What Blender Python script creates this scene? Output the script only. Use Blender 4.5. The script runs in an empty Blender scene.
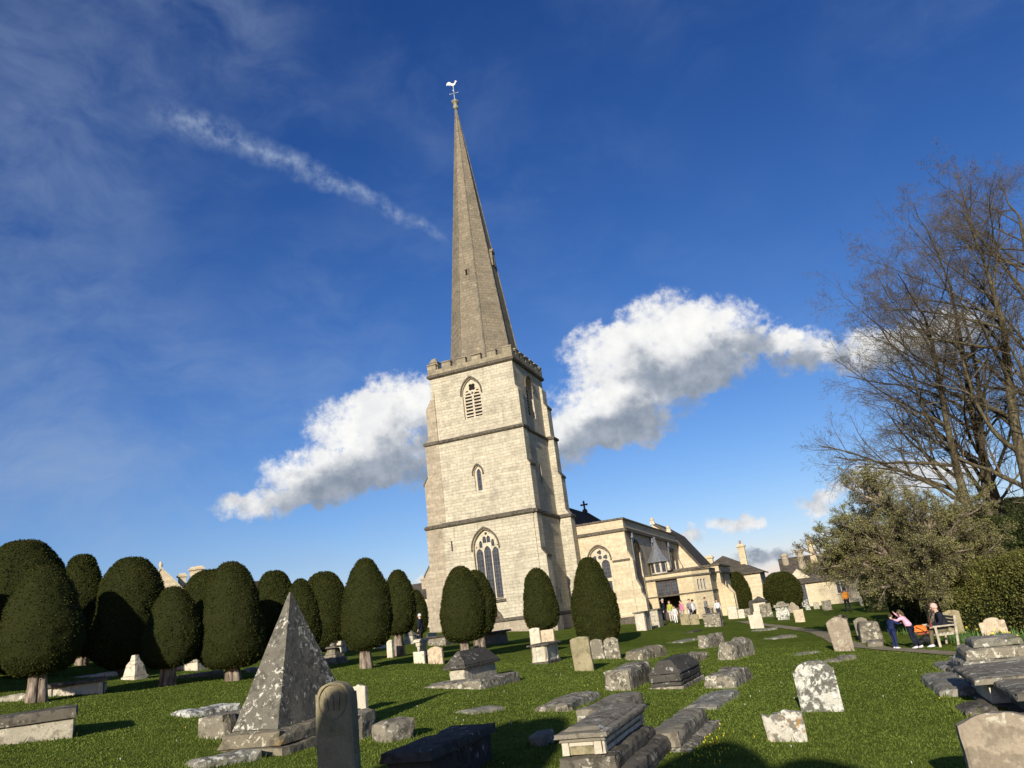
import bpy, bmesh, math, random
import numpy as np
from mathutils import Vector, Matrix, noise
from mathutils.geometry import tessellate_polygon
R = math.radians
scene = bpy.context.scene
COL = scene.collection
# ------------------------------------------------------------------ camera model (eye at the origin, +Y forward)
FOC, ROLL, PITCH = 769., R(7.2), R(17.07)
_U = np.array([0, -math.sin(PITCH), math.cos(PITCH)]); _F = np.array([0, math.cos(PITCH), math.sin(PITCH)])
_X = np.array([1., 0, 0])
CR = _X*math.cos(ROLL) - _U*math.sin(ROLL); CU = _X*math.sin(ROLL) + _U*math.cos(ROLL)
def ray(px, py):
    d = (px-512)/FOC*CR + (384-py)/FOC*CU + _F
    return d/np.linalg.norm(d)
GC = (-1.8111, -0.669, 0.4175, -0.3205, 0.0915, 0.0388, 0.1158)
def softclamp(v, lo, hi, s):
    # smooth clamp
    if v > hi: return hi + s*math.tanh((v-hi)/s)
    if v < lo: return lo + s*math.tanh((v-lo)/s)
    return v
def zg(x, y):
    r = math.hypot(x, y)
    xc = softclamp(x, -18, 22, 8)/10; yc = softclamp(y, -6, 58, 12)/30
    z = GC[0]+GC[1]*xc+GC[2]*yc+GC[3]*xc*yc+GC[4]*xc*xc+GC[5]*yc*yc+GC[6]*xc*yc*yc
    if r > 110:
        t = min(1, (r-110)/300); t = t*t*(3-2*t); z = z*(1-t) + t*(-6)
    return z
def G(px, py):
    d = ray(px, py); t = 2.0; st = .5
    while t < 400:
        p = d*t
        if p[2] < zg(p[0], p[1]):
            lo, hi = t-st, t
            for _ in range(24):
                m = (lo+hi)/2; p = d*m
                if p[2] < zg(p[0], p[1]): hi = m
                else: lo = m
            p = d*hi; return Vector((p[0], p[1], p[2]))
        t += st
    raise ValueError((px, py))
def hit(px, py, P0, dv):
    """ray meets the vertical plane through P0 along dv -> distance along dv, height"""
    d = ray(px, py); k, m = np.linalg.solve(np.array([[dv[0], -d[0]], [dv[1], -d[1]]]), -np.array([P0[0], P0[1]]))
    return k, m*d[2]
def at_h(px, py, P):
    d = ray(px, py); return d[2]/math.hypot(d[0], d[1])*math.hypot(P[0], P[1])
def at_r(px, py, r):
    d = ray(px, py); return Vector(d/math.hypot(d[0], d[1])*r)
YAW = R(19.3)
E2 = np.array([math.sin(YAW), math.cos(YAW)]); S2 = np.array([math.cos(YAW), -math.sin(YAW)])
# ------------------------------------------------------------------ object helpers
def tag(o, label=None, cat=None, group=None, kind=None):
    if label: o['label'] = label
    if cat: o['category'] = cat
    if group: o['group'] = group
    if kind: o['kind'] = kind
    return o
def empty(name, loc, rz=0, label=None, cat=None, group=None):
    o = bpy.data.objects.new(name, None); COL.objects.link(o)
    o.location = loc; o.rotation_euler = (0, 0, rz); o.empty_display_size = .2
    return tag(o, label, cat, group)
class MB:
    def __init__(s): s.v = []; s.f = []; s.mi = []; s.m = 0
    def add(s, vs, fs):
        b = len(s.v); s.v += [tuple(p) for p in vs]; s.f += [tuple(i+b for i in f) for f in fs]; s.mi += [s.m]*len(fs)
    def box(s, x0, x1, y0, y1, z0, z1, tx=0, ty=0):
        s.add([(x0, y0, z0), (x1, y0, z0), (x1, y1, z0), (x0, y1, z0), (x0+tx, y0+ty, z1), (x1-tx, y0+ty, z1), (x1-tx, y1-ty, z1), (x0+tx, y1-ty, z1)],
              [(0, 3, 2, 1), (4, 5, 6, 7), (0, 1, 5, 4), (1, 2, 6, 5), (2, 3, 7, 6), (3, 0, 4, 7)])
    def prism(s, poly, a, b, axis='y'):
        """poly 2D -> extruded between a and b along axis. axis y: poly=(x,z); x: poly=(y,z); z: poly=(x,y)"""
        n = len(poly)
        def P(p, c): return {'y': (p[0], c, p[1]), 'x': (c, p[0], p[1]), 'z': (p[0], p[1], c)}[axis]
        vs = [P(p, a) for p in poly] + [P(p, b) for p in poly]
        tri = tessellate_polygon([[Vector((p[0], p[1], 0)) for p in poly]])
        fs = [tuple(t) for t in tri] + [tuple(i+n for i in reversed(t)) for t in tri]
        fs += [(i, (i+1) % n, (i+1) % n+n, i+n) for i in range(n)]
        s.add(vs, fs)
    def wall(s, o, u, nrm, outline, holes=(), depth=.3, top=None):
        """planar wall: 2D (a, z) -> o + u*a, with holes and reveals going inward by depth"""
        o = Vector(o); u = Vector(u).normalized(); nrm = Vector(nrm).normalized()
        polys = [list(outline)] + [list(h) for h in holes]
        flat = [p for pl in polys for p in pl]
        P = [o + u*p[0] + Vector((0, 0, p[1])) for p in flat]
        tri = tessellate_polygon([[Vector((p[0], p[1], 0)) for p in pl] for pl in polys])
        fs = []
        for t in tri:
            a, b, c = (P[i] for i in t)
            fs.append(tuple(t) if (b-a).cross(c-a).dot(nrm) > 0 else tuple(reversed(t)))
        s.add(P, fs)
        k = len(outline)
        for h in holes:
            n = len(h); A = [o + u*p[0] + Vector((0, 0, p[1])) for p in h]; B = [q - nrm*depth for q in A]
            s.add(A+B, [(i, (i+1) % n, (i+1) % n+n, i+n) for i in range(n)])
    def plate(s, o, u, nrm, outline, holes, th):
        s.wall(o, u, nrm, outline, holes, th)
        o2 = Vector(o); u = Vector(u).normalized(); nrm = Vector(nrm).normalized()
        n = len(outline); A = [o2 + u*p[0] + Vector((0, 0, p[1])) for p in outline]; B = [q-nrm*th for q in A]
        s.add(A+B, [(i, (i+1) % n, (i+1) % n+n, i+n) for i in range(n)])
    def tube(s, pts, rad, n=6, cap=True):
        pts = [Vector(p) for p in pts]
        if not hasattr(rad, '__len__'): rad = [rad]*len(pts)
        rings = []; ref = None
        for i, p in enumerate(pts):
            d = (pts[min(i+1, len(pts)-1)] - pts[max(i-1, 0)])
            d = d.normalized() if d.length > 1e-9 else Vector((0, 0, 1))
            if ref is None: ref = d.orthogonal().normalized()
            ref = (ref - d*ref.dot(d)); ref = ref.normalized() if ref.length > 1e-6 else d.orthogonal().normalized()
            w = d.cross(ref)
            rings.append([p + (ref*math.cos(2*math.pi*k/n) + w*math.sin(2*math.pi*k/n))*rad[i] for k in range(n)])
        vs = [q for r_ in rings for q in r_]; fs = []
        for i in range(len(pts)-1):
            for k in range(n):
                fs.append((i*n+k, i*n+(k+1) % n, (i+1)*n+(k+1) % n, (i+1)*n+k))
        if cap: fs += [tuple(reversed(range(n))), tuple((len(pts)-1)*n+k for k in range(n))]
        s.add(vs, fs)
    def lathe(s, prof, cx=0, cy=0, n=12, ph=0.0):
        vs = []; fs = []
        for (r, z) in prof:
            for k in range(n): a = 2*math.pi*k/n+ph; vs.append((cx+r*math.cos(a), cy+r*math.sin(a), z))
        for i in range(len(prof)-1):
            for k in range(n): fs.append((i*n+k, i*n+(k+1) % n, (i+1)*n+(k+1) % n, (i+1)*n+k))
        fs += [tuple(reversed(range(n))), tuple((len(prof)-1)*n+k for k in range(n))]
        s.add(vs, fs)
    def ball(s, c, r, n=10, m=7, sq=(1, 1, 1)):
        c = Vector(c); prof = []
        vs = []; fs = []
        for i in range(m+1):
            t = math.pi*i/m
            for k in range(n):
                a = 2*math.pi*k/n; vs.append(c+Vector((r*sq[0]*math.sin(t)*math.cos(a), r*sq[1]*math.sin(t)*math.sin(a), -r*sq[2]*math.cos(t))))
        for i in range(m):
            for k in range(n): fs.append((i*n+k, i*n+(k+1) % n, (i+1)*n+(k+1) % n, (i+1)*n+k))
        s.add(vs, fs)
    def rbox(s, x0, x1, y0, y1, z0, z1, seg=.18, amp=.012, seed=0, tx=0, ty=0, freq=2.2, rnd=.02, topn=0.0):
        """weathered box: subdivided, edges worn, displaced by noise"""
        L = (x1-x0, y1-y0, z1-z0); nn = [max(2, min(14, int(math.ceil(a/seg)))) for a in L]
        idx = {}; vs = []; fs = []
        def vid(i, j, k):
            key = (i, j, k)
            if key not in idx:
                a, b, c = i/nn[0], j/nn[1], k/nn[2]
                x = x0+L[0]*a; y = y0+L[1]*b; z = z0+L[2]*c
                x += tx*c*(1-2*a); y += ty*c*(1-2*b)
                ex = (i in (0, nn[0]))+(j in (0, nn[1]))+(k in (0, nn[2]))
                p = Vector((x, y, z))
                w = noise.noise_vector(p*freq+Vector((seed*7.3, seed*3.1, seed*1.7)))
                w2 = noise.noise_vector(p*freq*3.3+Vector((seed*2.3, 5+seed*3.1, seed*1.7)))
                if k > 0:
                    p = p+(w*1.3+w2*.7)*amp
                    if ex >= 2:
                        cc = Vector(((x0+x1)/2, (y0+y1)/2, (z0+z1)/2)); dd = Vector((0, 0, 0))
                        q = rnd*(.6+abs(w2.x)*1.6)
                        if i in (0, nn[0]): dd.x = q*(1 if i == 0 else -1)
                        if j in (0, nn[1]): dd.y = q*(1 if j == 0 else -1)
                        if k == nn[2]: dd.z = -q
                        p = p+dd*.7
                    if k == nn[2] and topn: p.z += topn*noise.noise(Vector((x*1.1+seed, y*1.1, seed)))
                idx[key] = len(vs); vs.append(p)
            return idx[key]
        a, b, c = nn
        for i in range(a):
            for j in range(b):
                fs.append((vid(i, j, c), vid(i+1, j, c), vid(i+1, j+1, c), vid(i, j+1, c)))
                fs.append((vid(i, j, 0), vid(i, j+1, 0), vid(i+1, j+1, 0), vid(i+1, j, 0)))
        for i in range(a):
            for k in range(c):
                fs.append((vid(i, 0, k), vid(i+1, 0, k), vid(i+1, 0, k+1), vid(i, 0, k+1)))
                fs.append((vid(i, b, k), vid(i, b, k+1), vid(i+1, b, k+1), vid(i+1, b, k)))
        for j in range(b):
            for k in range(c):
                fs.append((vid(0, j, k), vid(0, j, k+1), vid(0, j+1, k+1), vid(0, j+1, k)))
                fs.append((vid(a, j, k), vid(a, j+1, k), vid(a, j+1, k+1), vid(a, j, k+1)))
        s.add(vs, fs)
    def build(s, name, mat, parent=None, smooth=False, loc=None):
        me = bpy.data.meshes.new(name)
        me.from_pydata([tuple(p) for p in s.v], [], s.f); me.validate(); me.update()
        mats = mat if isinstance(mat, (list, tuple)) else [mat]
        for m in mats: me.materials.append(m)
        if len(mats) > 1 and len(me.polygons) == len(s.mi): me.polygons.foreach_set('material_index', s.mi)
        if smooth: me.polygons.foreach_set('use_smooth', [True]*len(me.polygons))
        bm = bmesh.new(); bm.from_mesh(me); bmesh.ops.remove_doubles(bm, verts=bm.verts, dist=1e-5); bmesh.ops.recalc_face_normals(bm, faces=bm.faces); bm.to_mesh(me); bm.free()
        o = bpy.data.objects.new(name, me); COL.objects.link(o)
        if parent: o.parent = parent
        if loc is not None: o.location = loc
        return o
def mesh_np(name, V, F, mat, parent=None, smooth=False):
    """V (n,3), F (m,k) uniform polygon size"""
    me = bpy.data.meshes.new(name); V = np.asarray(V, dtype=np.float32); F = np.asarray(F, dtype=np.int32)
    me.vertices.add(len(V)); me.vertices.foreach_set('co', V.ravel())
    me.loops.add(F.size); me.loops.foreach_set('vertex_index', F.ravel())
    me.polygons.add(len(F)); me.polygons.foreach_set('loop_start', np.arange(len(F), dtype=np.int32)*F.shape[1])
    me.polygons.foreach_set('loop_total', np.full(len(F), F.shape[1], dtype=np.int32))
    if smooth: me.polygons.foreach_set('use_smooth', np.ones(len(F), dtype=bool))
    me.update(calc_edges=True); me.validate()
    me.materials.append(mat)
    o = bpy.data.objects.new(name, me); COL.objects.link(o)
    if parent: o.parent = parent
    return o
def arch(uc, z0, w, zs, za, n=9):
    """pointed arch outline, ccw from bottom left"""
    a = w/2; h = max(za-zs, a*1.001); r = (a*a+h*h)/(2*a)
    pts = [(uc-a, z0), (uc+a, z0)]
    th = math.asin(min(1, h/r))
    for i in range(n+1): t = th*i/n; pts.append((uc+a-r+r*math.cos(t), zs+r*math.sin(t)))
    for i in range(n-1, -1, -1): t = th*i/n; pts.append((uc-a+r-r*math.cos(t), zs+r*math.sin(t)))
    return pts
def circ(uc, zc, r, n=10, lobes=0):
    return [(uc+r*(1-(.28 if lobes and i % 3 == 0 else 0))*math.cos(2*math.pi*i/n), zc+r*(1-(.28 if lobes and i % 3 == 0 else 0))*math.sin(2*math.pi*i/n)) for i in range(n)]
def arch_band(mb, o, u, nrm, A, B, proud, th):
    """solid moulding between two open outlines with equal point counts"""
    o = Vector(o); u = Vector(u).normalized(); nrm = Vector(nrm).normalized(); n = len(A)
    def P(p, d): return o+u*p[0]+Vector((0, 0, p[1]))+nrm*d
    vs = [P(p, proud) for p in A]+[P(p, proud) for p in B]+[P(p, proud-th) for p in A]+[P(p, proud-th) for p in B]
    fs = []
    for i in range(n-1):
        fs += [(i, i+1, n+i+1, n+i), (2*n+i, 3*n+i, 3*n+i+1, 2*n+i+1), (i, 2*n+i, 2*n+i+1, i+1), (n+i, n+i+1, 3*n+i+1, 3*n+i)]
    fs += [(0, n, 3*n, 2*n), (n-1, 3*n-1, 4*n-1, 2*n-1)]
    mb.add(vs, fs)
# ------------------------------------------------------------------ material helpers
class NT:
    def __init__(s, nt): s.nt = nt; s.L = nt.links
    def n(s, t, **kw):
        nd = s.nt.nodes.new(t)
        for k, v in kw.items():
            if k.startswith('_'): setattr(nd, k[1:], v)
        return nd
    def set(s, sock, v):
        if hasattr(v, 'is_output') or isinstance(v, bpy.types.NodeSocket): s.L.new(v, sock)
        elif isinstance(v, tuple) and len(v) == 3 and sock.type == 'RGBA': sock.default_value = (*v, 1)
        else: sock.default_value = v
    def m(s, op, a, b=0.0, c=None, clamp=False):
        nd = s.nt.nodes.new('ShaderNodeMath'); nd.operation = op; nd.use_clamp = clamp
        s.set(nd.inputs[0], a); s.set(nd.inputs[1], b)
        if c is not None: s.set(nd.inputs[2], c)
        return nd.outputs[0]
    def vm(s, op, a, b=None, sc=None):
        nd = s.nt.nodes.new('ShaderNodeVectorMath'); nd.operation = op
        s.set(nd.inputs[0], a)
        if b is not None: s.set(nd.inputs[1], b)
        if sc is not None: s.set(nd.inputs['Scale'], sc)
        return nd.outputs['Value'] if op in ('DOT_PRODUCT', 'LENGTH') else nd.outputs['Vector']
    def mix(s, f, a, b):
        nd = s.nt.nodes.new('ShaderNodeMix'); nd.data_type = 'RGBA'
        s.set(nd.inputs['Factor'], f); s.set(nd.inputs[6], a); s.set(nd.inputs[7], b); return nd.outputs[2]
    def noise(s, vec, scale, detail=4., rough=.55, dist=0.):
        nd = s.nt.nodes.new('ShaderNodeTexNoise'); s.set(nd.inputs['Vector'], vec); s.set(nd.inputs['Scale'], scale)
        nd.inputs['Detail'].default_value = detail; nd.inputs['Roughness'].default_value = rough; nd.inputs['Distortion'].default_value = dist
        return nd.outputs['Fac']
    def smooth(s, v, lo, hi, a=0., b=1.):
        nd = s.nt.nodes.new('ShaderNodeMapRange'); nd.interpolation_type = 'SMOOTHSTEP'
        s.set(nd.inputs['Value'], v); nd.inputs['From Min'].default_value = lo; nd.inputs['From Max'].default_value = hi
        nd.inputs['To Min'].default_value = a; nd.inputs['To Max'].default_value = b; return nd.outputs['Result']
def new_mat(name):
    m = bpy.data.materials.new(name); m.use_nodes = True; nt = m.node_tree
    b = nt.nodes['Principled BSDF']; b.inputs['Roughness'].default_value = .85
    b.inputs['Specular IOR Level'].default_value = .08
    return m, NT(nt), b
def flat(name, col, rough=.8, metal=0., var=.25, scale=8.):
    m, t, b = new_mat(name); tc = t.n('ShaderNodeTexCoord').outputs['Object']
    f = t.noise(tc, scale, 3.); f = t.smooth(f, .3, .7)
    t.set(b.inputs['Base Color'], t.mix(f, tuple(c*(1-var) for c in col), tuple(min(1, c*(1+var)) for c in col)))
    b.inputs['Roughness'].default_value = rough; b.inputs['Metallic'].default_value = metal
    return m
def obj_coord(t):
    tc = t.n('ShaderNodeTexCoord').outputs['Object']; oi = t.n('ShaderNodeObjectInfo').outputs['Random']
    off = t.vm('SCALE', (31.7, 17.3, 53.1), sc=oi)
    return t.vm('ADD', tc, off)
def stone(name, base, dark, lichen, la=.5, da=.5, yel=0.0, sc=1., bump=.5, moss=0.0, lsc=1.):
    """weathered limestone: tone drift, dark crust, pale lichen rosettes, optional orange and moss"""
    m, t, b = new_mat(name); c = obj_coord(t)
    n1 = t.noise(c, 1.3*sc, 5., .6); n2 = t.noise(c, 7*sc, 6., .65); n3 = t.noise(c, 34*sc, 4., .7)
    col = t.mix(t.smooth(n1, .3, .7), tuple(x*.78 for x in base), tuple(min(1, x*1.15) for x in base))
    dm = t.smooth(t.m('ADD', t.m('MULTIPLY', n1, .5), t.m('MULTIPLY', n2, .6)), .62-.13*da, .68-.1*da)
    col = t.mix(t.m('MULTIPLY', dm, min(1, .35+da*.6)), col, dark)
    if moss:
        col = t.mix(t.m('MULTIPLY', t.smooth(t.noise(c, 3.1*sc, 4.), .5, .68), moss), col, (.07, .085, .02))
    wv = t.vm('ADD', c, t.vm('SCALE', n2_vec(t, c, 5*sc), sc=.12))
    cl = t.noise(c, 1.7*sc, 3., .6); sp = t.noise(wv, 8.5*sc*lsc, 5., .62, .6); sp2 = t.noise(wv, 27*sc*lsc, 3., .6)
    ll = t.m('ADD', t.m('ADD', sp, t.m('MULTIPLY', cl, .45)), t.m('MULTIPLY', sp2, .16))
    th = .975-.15*la
    lm = t.m('MULTIPLY', t.m('MULTIPLY', t.smooth(ll, th, th+.06), t.smooth(n3, .28, .5)), .8)
    col = t.mix(lm, col, lichen)
    if yel:
        ym = t.smooth(t.noise(c, 2.6*sc, 5., .7), .66-.2*yel, .74-.2*yel); col = t.mix(t.m('MULTIPLY', ym, .7), col, (.36, .2, .04))
    col = t.mix(t.smooth(n3, .25, .75), t.vm('SCALE', col, sc=.86), t.vm('SCALE', col, sc=1.12))
    t.set(b.inputs['Base Color'], col)
    bp = t.n('ShaderNodeBump'); bp.inputs['Strength'].default_value = bump; bp.inputs['Distance'].default_value = .02
    t.set(bp.inputs['Height'], t.m('ADD', t.m('MULTIPLY', n2, 1.), t.m('ADD', t.m('MULTIPLY', n3, .45), t.m('MULTIPLY', lm, .12))))
    t.L.new(bp.outputs[0], b.inputs['Normal']); b.inputs['Roughness'].default_value = .92
    return m
def n2_vec(t, c, scale):
    nd = t.n('ShaderNodeTexNoise'); t.set(nd.inputs['Vector'], c); nd.inputs['Scale'].default_value = scale; nd.inputs['Detail'].default_value = 2
    return t.vm('SUBTRACT', nd.outputs['Color'], (.5, .5, .5))
def masonry(name, c1, c2, mortar, bw=.55, bh=.24, stain=.4, dark=(.12, .11, .09), msize=.012, pale=None, streak=.5, bump=.35):
    """coursed ashlar on axis-aligned walls: (x+y, z) courses, block to block tone, rain streaks, dark crust"""
    m, t, b = new_mat(name); tc = t.n('ShaderNodeTexCoord').outputs['Object']
    sx = t.n('ShaderNodeSeparateXYZ'); t.L.new(tc, sx.inputs[0])
    u = t.m('ADD', sx.outputs[0], sx.outputs[1]); z = sx.outputs[2]
    cv = t.n('ShaderNodeCombineXYZ')
    zw = t.m('ADD', z, t.m('MULTIPLY', t.m('SUBTRACT', t.noise(tc, .35, 1.), .5), .25))
    t.L.new(t.m('ADD', u, t.m('MULTIPLY', t.m('SUBTRACT', t.noise(tc, 1.5, 2.), .5), .2)), cv.inputs[0]); t.L.new(zw, cv.inputs[1])
    br = t.n('ShaderNodeTexBrick'); t.L.new(cv.outputs[0], br.inputs['Vector'])
    br.inputs['Scale'].default_value = 1; br.inputs['Brick Width'].default_value = bw; br.inputs['Row Height'].default_value = bh
    br.inputs['Mortar Size'].default_value = msize; br.inputs['Mortar Smooth'].default_value = .3; br.inputs['Bias'].default_value = 0
    br.offset = .43; br.squash = 1.0
    for k, c in (('Color1', c1), ('Color2', c2), ('Mortar', mortar)): br.inputs[k].default_value = (*c, 1)
    n1 = t.noise(tc, .45, 5., .62); n2 = t.noise(tc, 5., 6., .65); n3 = t.noise(tc, 26., 3., .6)
    col = br.outputs['Color']
    # courses of another bed: whole rows drift paler or darker
    rc = t.n('ShaderNodeCombineXYZ'); t.L.new(t.m('MULTIPLY', u, .12), rc.inputs[0]); t.L.new(t.m('MULTIPLY', z, 2.0), rc.inputs[1])
    rn = t.noise(rc.outputs[0], 1.6, 3.)
    col = t.mix(t.smooth(rn, .35, .7), t.vm('SCALE', col, sc=.9), t.vm('SCALE', col, sc=1.06))
    col = t.mix(t.m('MULTIPLY', t.smooth(n1, .5, .72), stain), col, dark)
    col = t.mix(t.m('MULTIPLY', t.smooth(t.noise(tc, 1.9, 6., .7), .52, .66), stain*.55), col, dark)
    sc_ = t.n('ShaderNodeCombineXYZ'); t.L.new(t.m('MULTIPLY', u, 3.2), sc_.inputs[0]); t.L.new(t.m('MULTIPLY', z, .22), sc_.inputs[1])
    stv = t.noise(sc_.outputs[0], 1., 4., .6)
    col = t.mix(t.m('MULTIPLY', t.smooth(stv, .55, .75), streak*.6), col, dark)
    if pale: col = t.mix(t.m('MULTIPLY', t.smooth(t.noise(tc, 3.1, 6., .75), .6, .68), .8), col, pale)
    col = t.mix(t.smooth(n2, .3, .7), t.vm('SCALE', col, sc=.86), t.vm('SCALE', col, sc=1.12))
    t.set(b.inputs['Base Color'], col)
    bp = t.n('ShaderNodeBump'); bp.inputs['Strength'].default_value = bump; bp.inputs['Distance'].default_value = .03
    t.set(bp.inputs['Height'], t.m('ADD', t.m('MULTIPLY', n2, 1.), t.m('ADD', t.m('MULTIPLY', n3, .4), t.m('MULTIPLY', br.outputs['Fac'], -.7))))
    t.L.new(bp.outputs[0], b.inputs['Normal']); b.inputs['Roughness'].default_value = .93
    return m
def foliage(name, a, c, brown=None, sc=1.5, rough=.8, bamt=.6):
    m, t, b = new_mat(name); tc = t.n('ShaderNodeTexCoord').outputs['Object']
    g = t.n('ShaderNodeNewGeometry').outputs['Random Per Island']
    col = t.mix(g, a, c)
    if brown: col = t.mix(t.m('MULTIPLY', t.smooth(t.noise(tc, sc, 4.), .5, .72), bamt), col, brown)
    t.set(b.inputs['Base Color'], col); b.inputs['Roughness'].default_value = rough; b.inputs['Specular IOR Level'].default_value = .03
    return m
M = {}
M['tower'] = masonry('tower_limestone', (.55, .495, .365), (.46, .41, .3), (.35, .31, .22), .58, .24, .8, (.27, .24, .18), msize=.009, bump=.7, streak=.9)
M['buttress'] = masonry('buttress_limestone', (.44, .37, .265), (.35, .295, .21), (.27, .23, .17), .5, .3, .6, (.19, .16, .12), pale=(.55, .49, .37))
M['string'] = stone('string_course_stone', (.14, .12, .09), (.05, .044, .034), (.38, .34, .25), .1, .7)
M['parapet'] = masonry('parapet_stone', (.36, .31, .2), (.26, .22, .15), (.17, .15, .11), .6, .3, .6, (.12, .1, .08))
M['spire'] = masonry('spire_stone', (.27, .225, .155), (.215, .18, .125), (.165, .14, .1), .6, .26, .5, (.11, .1, .075), pale=(.5, .46, .34), msize=.016, streak=.7)
M['aisle'] = masonry('aisle_limestone', (.63, .53, .36), (.55, .455, .3), (.44, .37, .25), .7, .32, .55, (.32, .26, .17), bump=.5, msize=.009)
M['porch'] = masonry('porch_limestone', (.6, .49, .31), (.55, .45, .28), (.45, .37, .23), .8, .34, .3, (.27, .22, .13), msize=.008)
M['trim'] = stone('pale_dressed_stone', (.56, .49, .36), (.2, .17, .12), (.62, .58, .47), .2, .25)
M['house'] = masonry('house_limestone', (.64, .54, .36), (.58, .48, .32), (.5, .42, .28), .5, .22, .25, (.3, .25, .16))
M['roof'] = masonry('stone_tile_roof', (.13, .11, .085), (.085, .072, .058), (.035, .03, .025), .3, .16, .5, (.06, .055, .04))
M['darkroof'] = masonry('dark_nave_roof', (.07, .05, .036), (.045, .034, .026), (.02, .016, .013), .4, .22, .3, (.03, .028, .025))
M['lead'] = flat('lead_sheet', (.15, .155, .165), .55, .0)
M['wood'] = flat('oak_door', (.09, .065, .045), .7)
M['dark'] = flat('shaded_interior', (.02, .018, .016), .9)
def glass_mat():
    m, t, b = new_mat('leaded_glass'); tc = t.n('ShaderNodeTexCoord').outputs['Object']
    sx = t.n('ShaderNodeSeparateXYZ'); t.L.new(tc, sx.inputs[0]); cv = t.n('ShaderNodeCombineXYZ')
    t.L.new(t.m('ADD', sx.outputs[0], sx.outputs[1]), cv.inputs[0]); t.L.new(sx.outputs[2], cv.inputs[1])
    br = t.n('ShaderNodeTexBrick'); t.L.new(cv.outputs[0], br.inputs['Vector']); br.inputs['Scale'].default_value = 1
    br.inputs['Brick Width'].default_value = .22; br.inputs['Row Height'].default_value = .3; br.inputs['Mortar Size'].default_value = .014; br.offset = 0
    for k, c in (('Color1', (.022, .026, .034)), ('Color2', (.05, .056, .066)), ('Mortar', (.1, .1, .1))): br.inputs[k].default_value = (*c, 1)
    t.L.new(br.outputs['Color'], b.inputs['Base Color']); b.inputs['Roughness'].default_value = .22; b.inputs['Specular IOR Level'].default_value = .5
    bp = t.n('ShaderNodeBump'); bp.inputs['Strength'].default_value = .25; t.set(bp.inputs['Height'], t.noise(tc, 5., 2.)); t.L.new(bp.outputs[0], b.inputs['Normal'])
    return m
M['glass'] = glass_mat()
# tomb stones
M['lime'] = stone('pale_tomb_stone', (.46, .41, .3), (.13, .12, .09), (.66, .62, .5), .5, .45)
M['pale'] = stone('cream_tomb_stone', (.6, .53, .4), (.2, .18, .13), (.7, .66, .54), .35, .3)
M['grey'] = stone('grey_tomb_stone', (.24, .21, .155), (.075, .066, .05), (.56, .53, .43), .45, .6)
M['greyl'] = stone('lichened_grey_stone', (.25, .22, .16), (.065, .057, .042), (.6, .56, .43), .72, .65, lsc=1.2, bump=.8)
M['darks'] = stone('dark_tomb_stone', (.082, .075, .062), (.033, .03, .025), (.4, .38, .32), .3, .5)
M['lid'] = stone('blackened_lid_stone', (.14, .122, .092), (.05, .044, .034), (.5, .46, .34), .36, .6)
M['ochre'] = stone('ochre_headstone', (.32, .27, .16), (.13, .11, .07), (.45, .4, .26), .25, .4, moss=.35)
M['pyr'] = stone('pyramid_stone', (.165, .15, .115), (.07, .063, .05), (.66, .62, .5), .6, .55, lsc=1.5, bump=.7)
M['pyrbase'] = stone('pyramid_plinth_stone', (.215, .185, .125), (.085, .075, .055), (.6, .56, .42), .55, .55, yel=.25, bump=.8)
M['white'] = stone('white_lichened_headstone', (.62, .6, .5), (.085, .08, .065), (.72, .71, .62), .75, .95, sc=1.3, bump=.7)
M['whiteo'] = stone('white_and_orange_headstone', (.56, .52, .42), (.1, .09, .07), (.7, .67, .58), .6, .8, yel=.45, sc=1.3, bump=.7)
M['brownst'] = stone('brown_headstone', (.34, .28, .2), (.17, .14, .1), (.5, .46, .34), .35, .5, sc=.9)
M['pink'] = stone('buff_headstone', (.55, .44, .3), (.24, .18, .12), (.66, .56, .42), .4, .4)
M['slabtop'] = stone('weathered_ledger', (.25, .23, .18), (.09, .085, .065), (.62, .6, .5), .55, .5, moss=.4)
def bark(name, a, c, stretch=.25, bump=.9):
    m, t, b = new_mat(name); cc = obj_coord(t)
    mp = t.vm('MULTIPLY', cc, (1, 1, stretch)); n = t.noise(mp, 9., 6., .65); n2 = t.noise(cc, 1.5, 3.)
    col = t.mix(t.smooth(n, .35, .65), a, c); col = t.mix(t.smooth(n2, .35, .7), t.vm('SCALE', col, sc=.75), col)
    t.set(b.inputs['Base Color'], col); bp = t.n('ShaderNodeBump'); bp.inputs['Strength'].default_value = bump; bp.inputs['Distance'].default_value = .04
    t.set(bp.inputs['Height'], n); t.L.new(bp.outputs[0], b.inputs['Normal']); return m
M['yewbark'] = bark('yew_bark', (.11, .08, .055), (.42, .34, .26))
M['bark'] = bark('beech_bark', (.05, .042, .026), (.17, .14, .08), .5)
M['twig'] = bark('twig_bark', (.085, .07, .048), (.2, .165, .11), 1.)
M['thorn'] = bark('thorn_bark', (.12, .09, .065), (.36, .29, .22), .4)
M['yew'] = foliage('clipped_yew_leaves', (.013, .018, .004), (.056, .061, .014), (.075, .052, .016), 1.1, bamt=.45)
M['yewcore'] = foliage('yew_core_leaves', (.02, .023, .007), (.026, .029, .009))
M['bud'] = foliage('opening_buds', (.15, .15, .045), (.3, .29, .11), (.13, .095, .05), .4, bamt=.6)
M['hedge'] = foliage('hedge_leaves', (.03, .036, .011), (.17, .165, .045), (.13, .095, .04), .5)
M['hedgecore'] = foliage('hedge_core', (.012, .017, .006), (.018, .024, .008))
M['evergreen'] = foliage('dark_evergreen_leaves', (.018, .025, .009), (.05, .058, .02))
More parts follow.
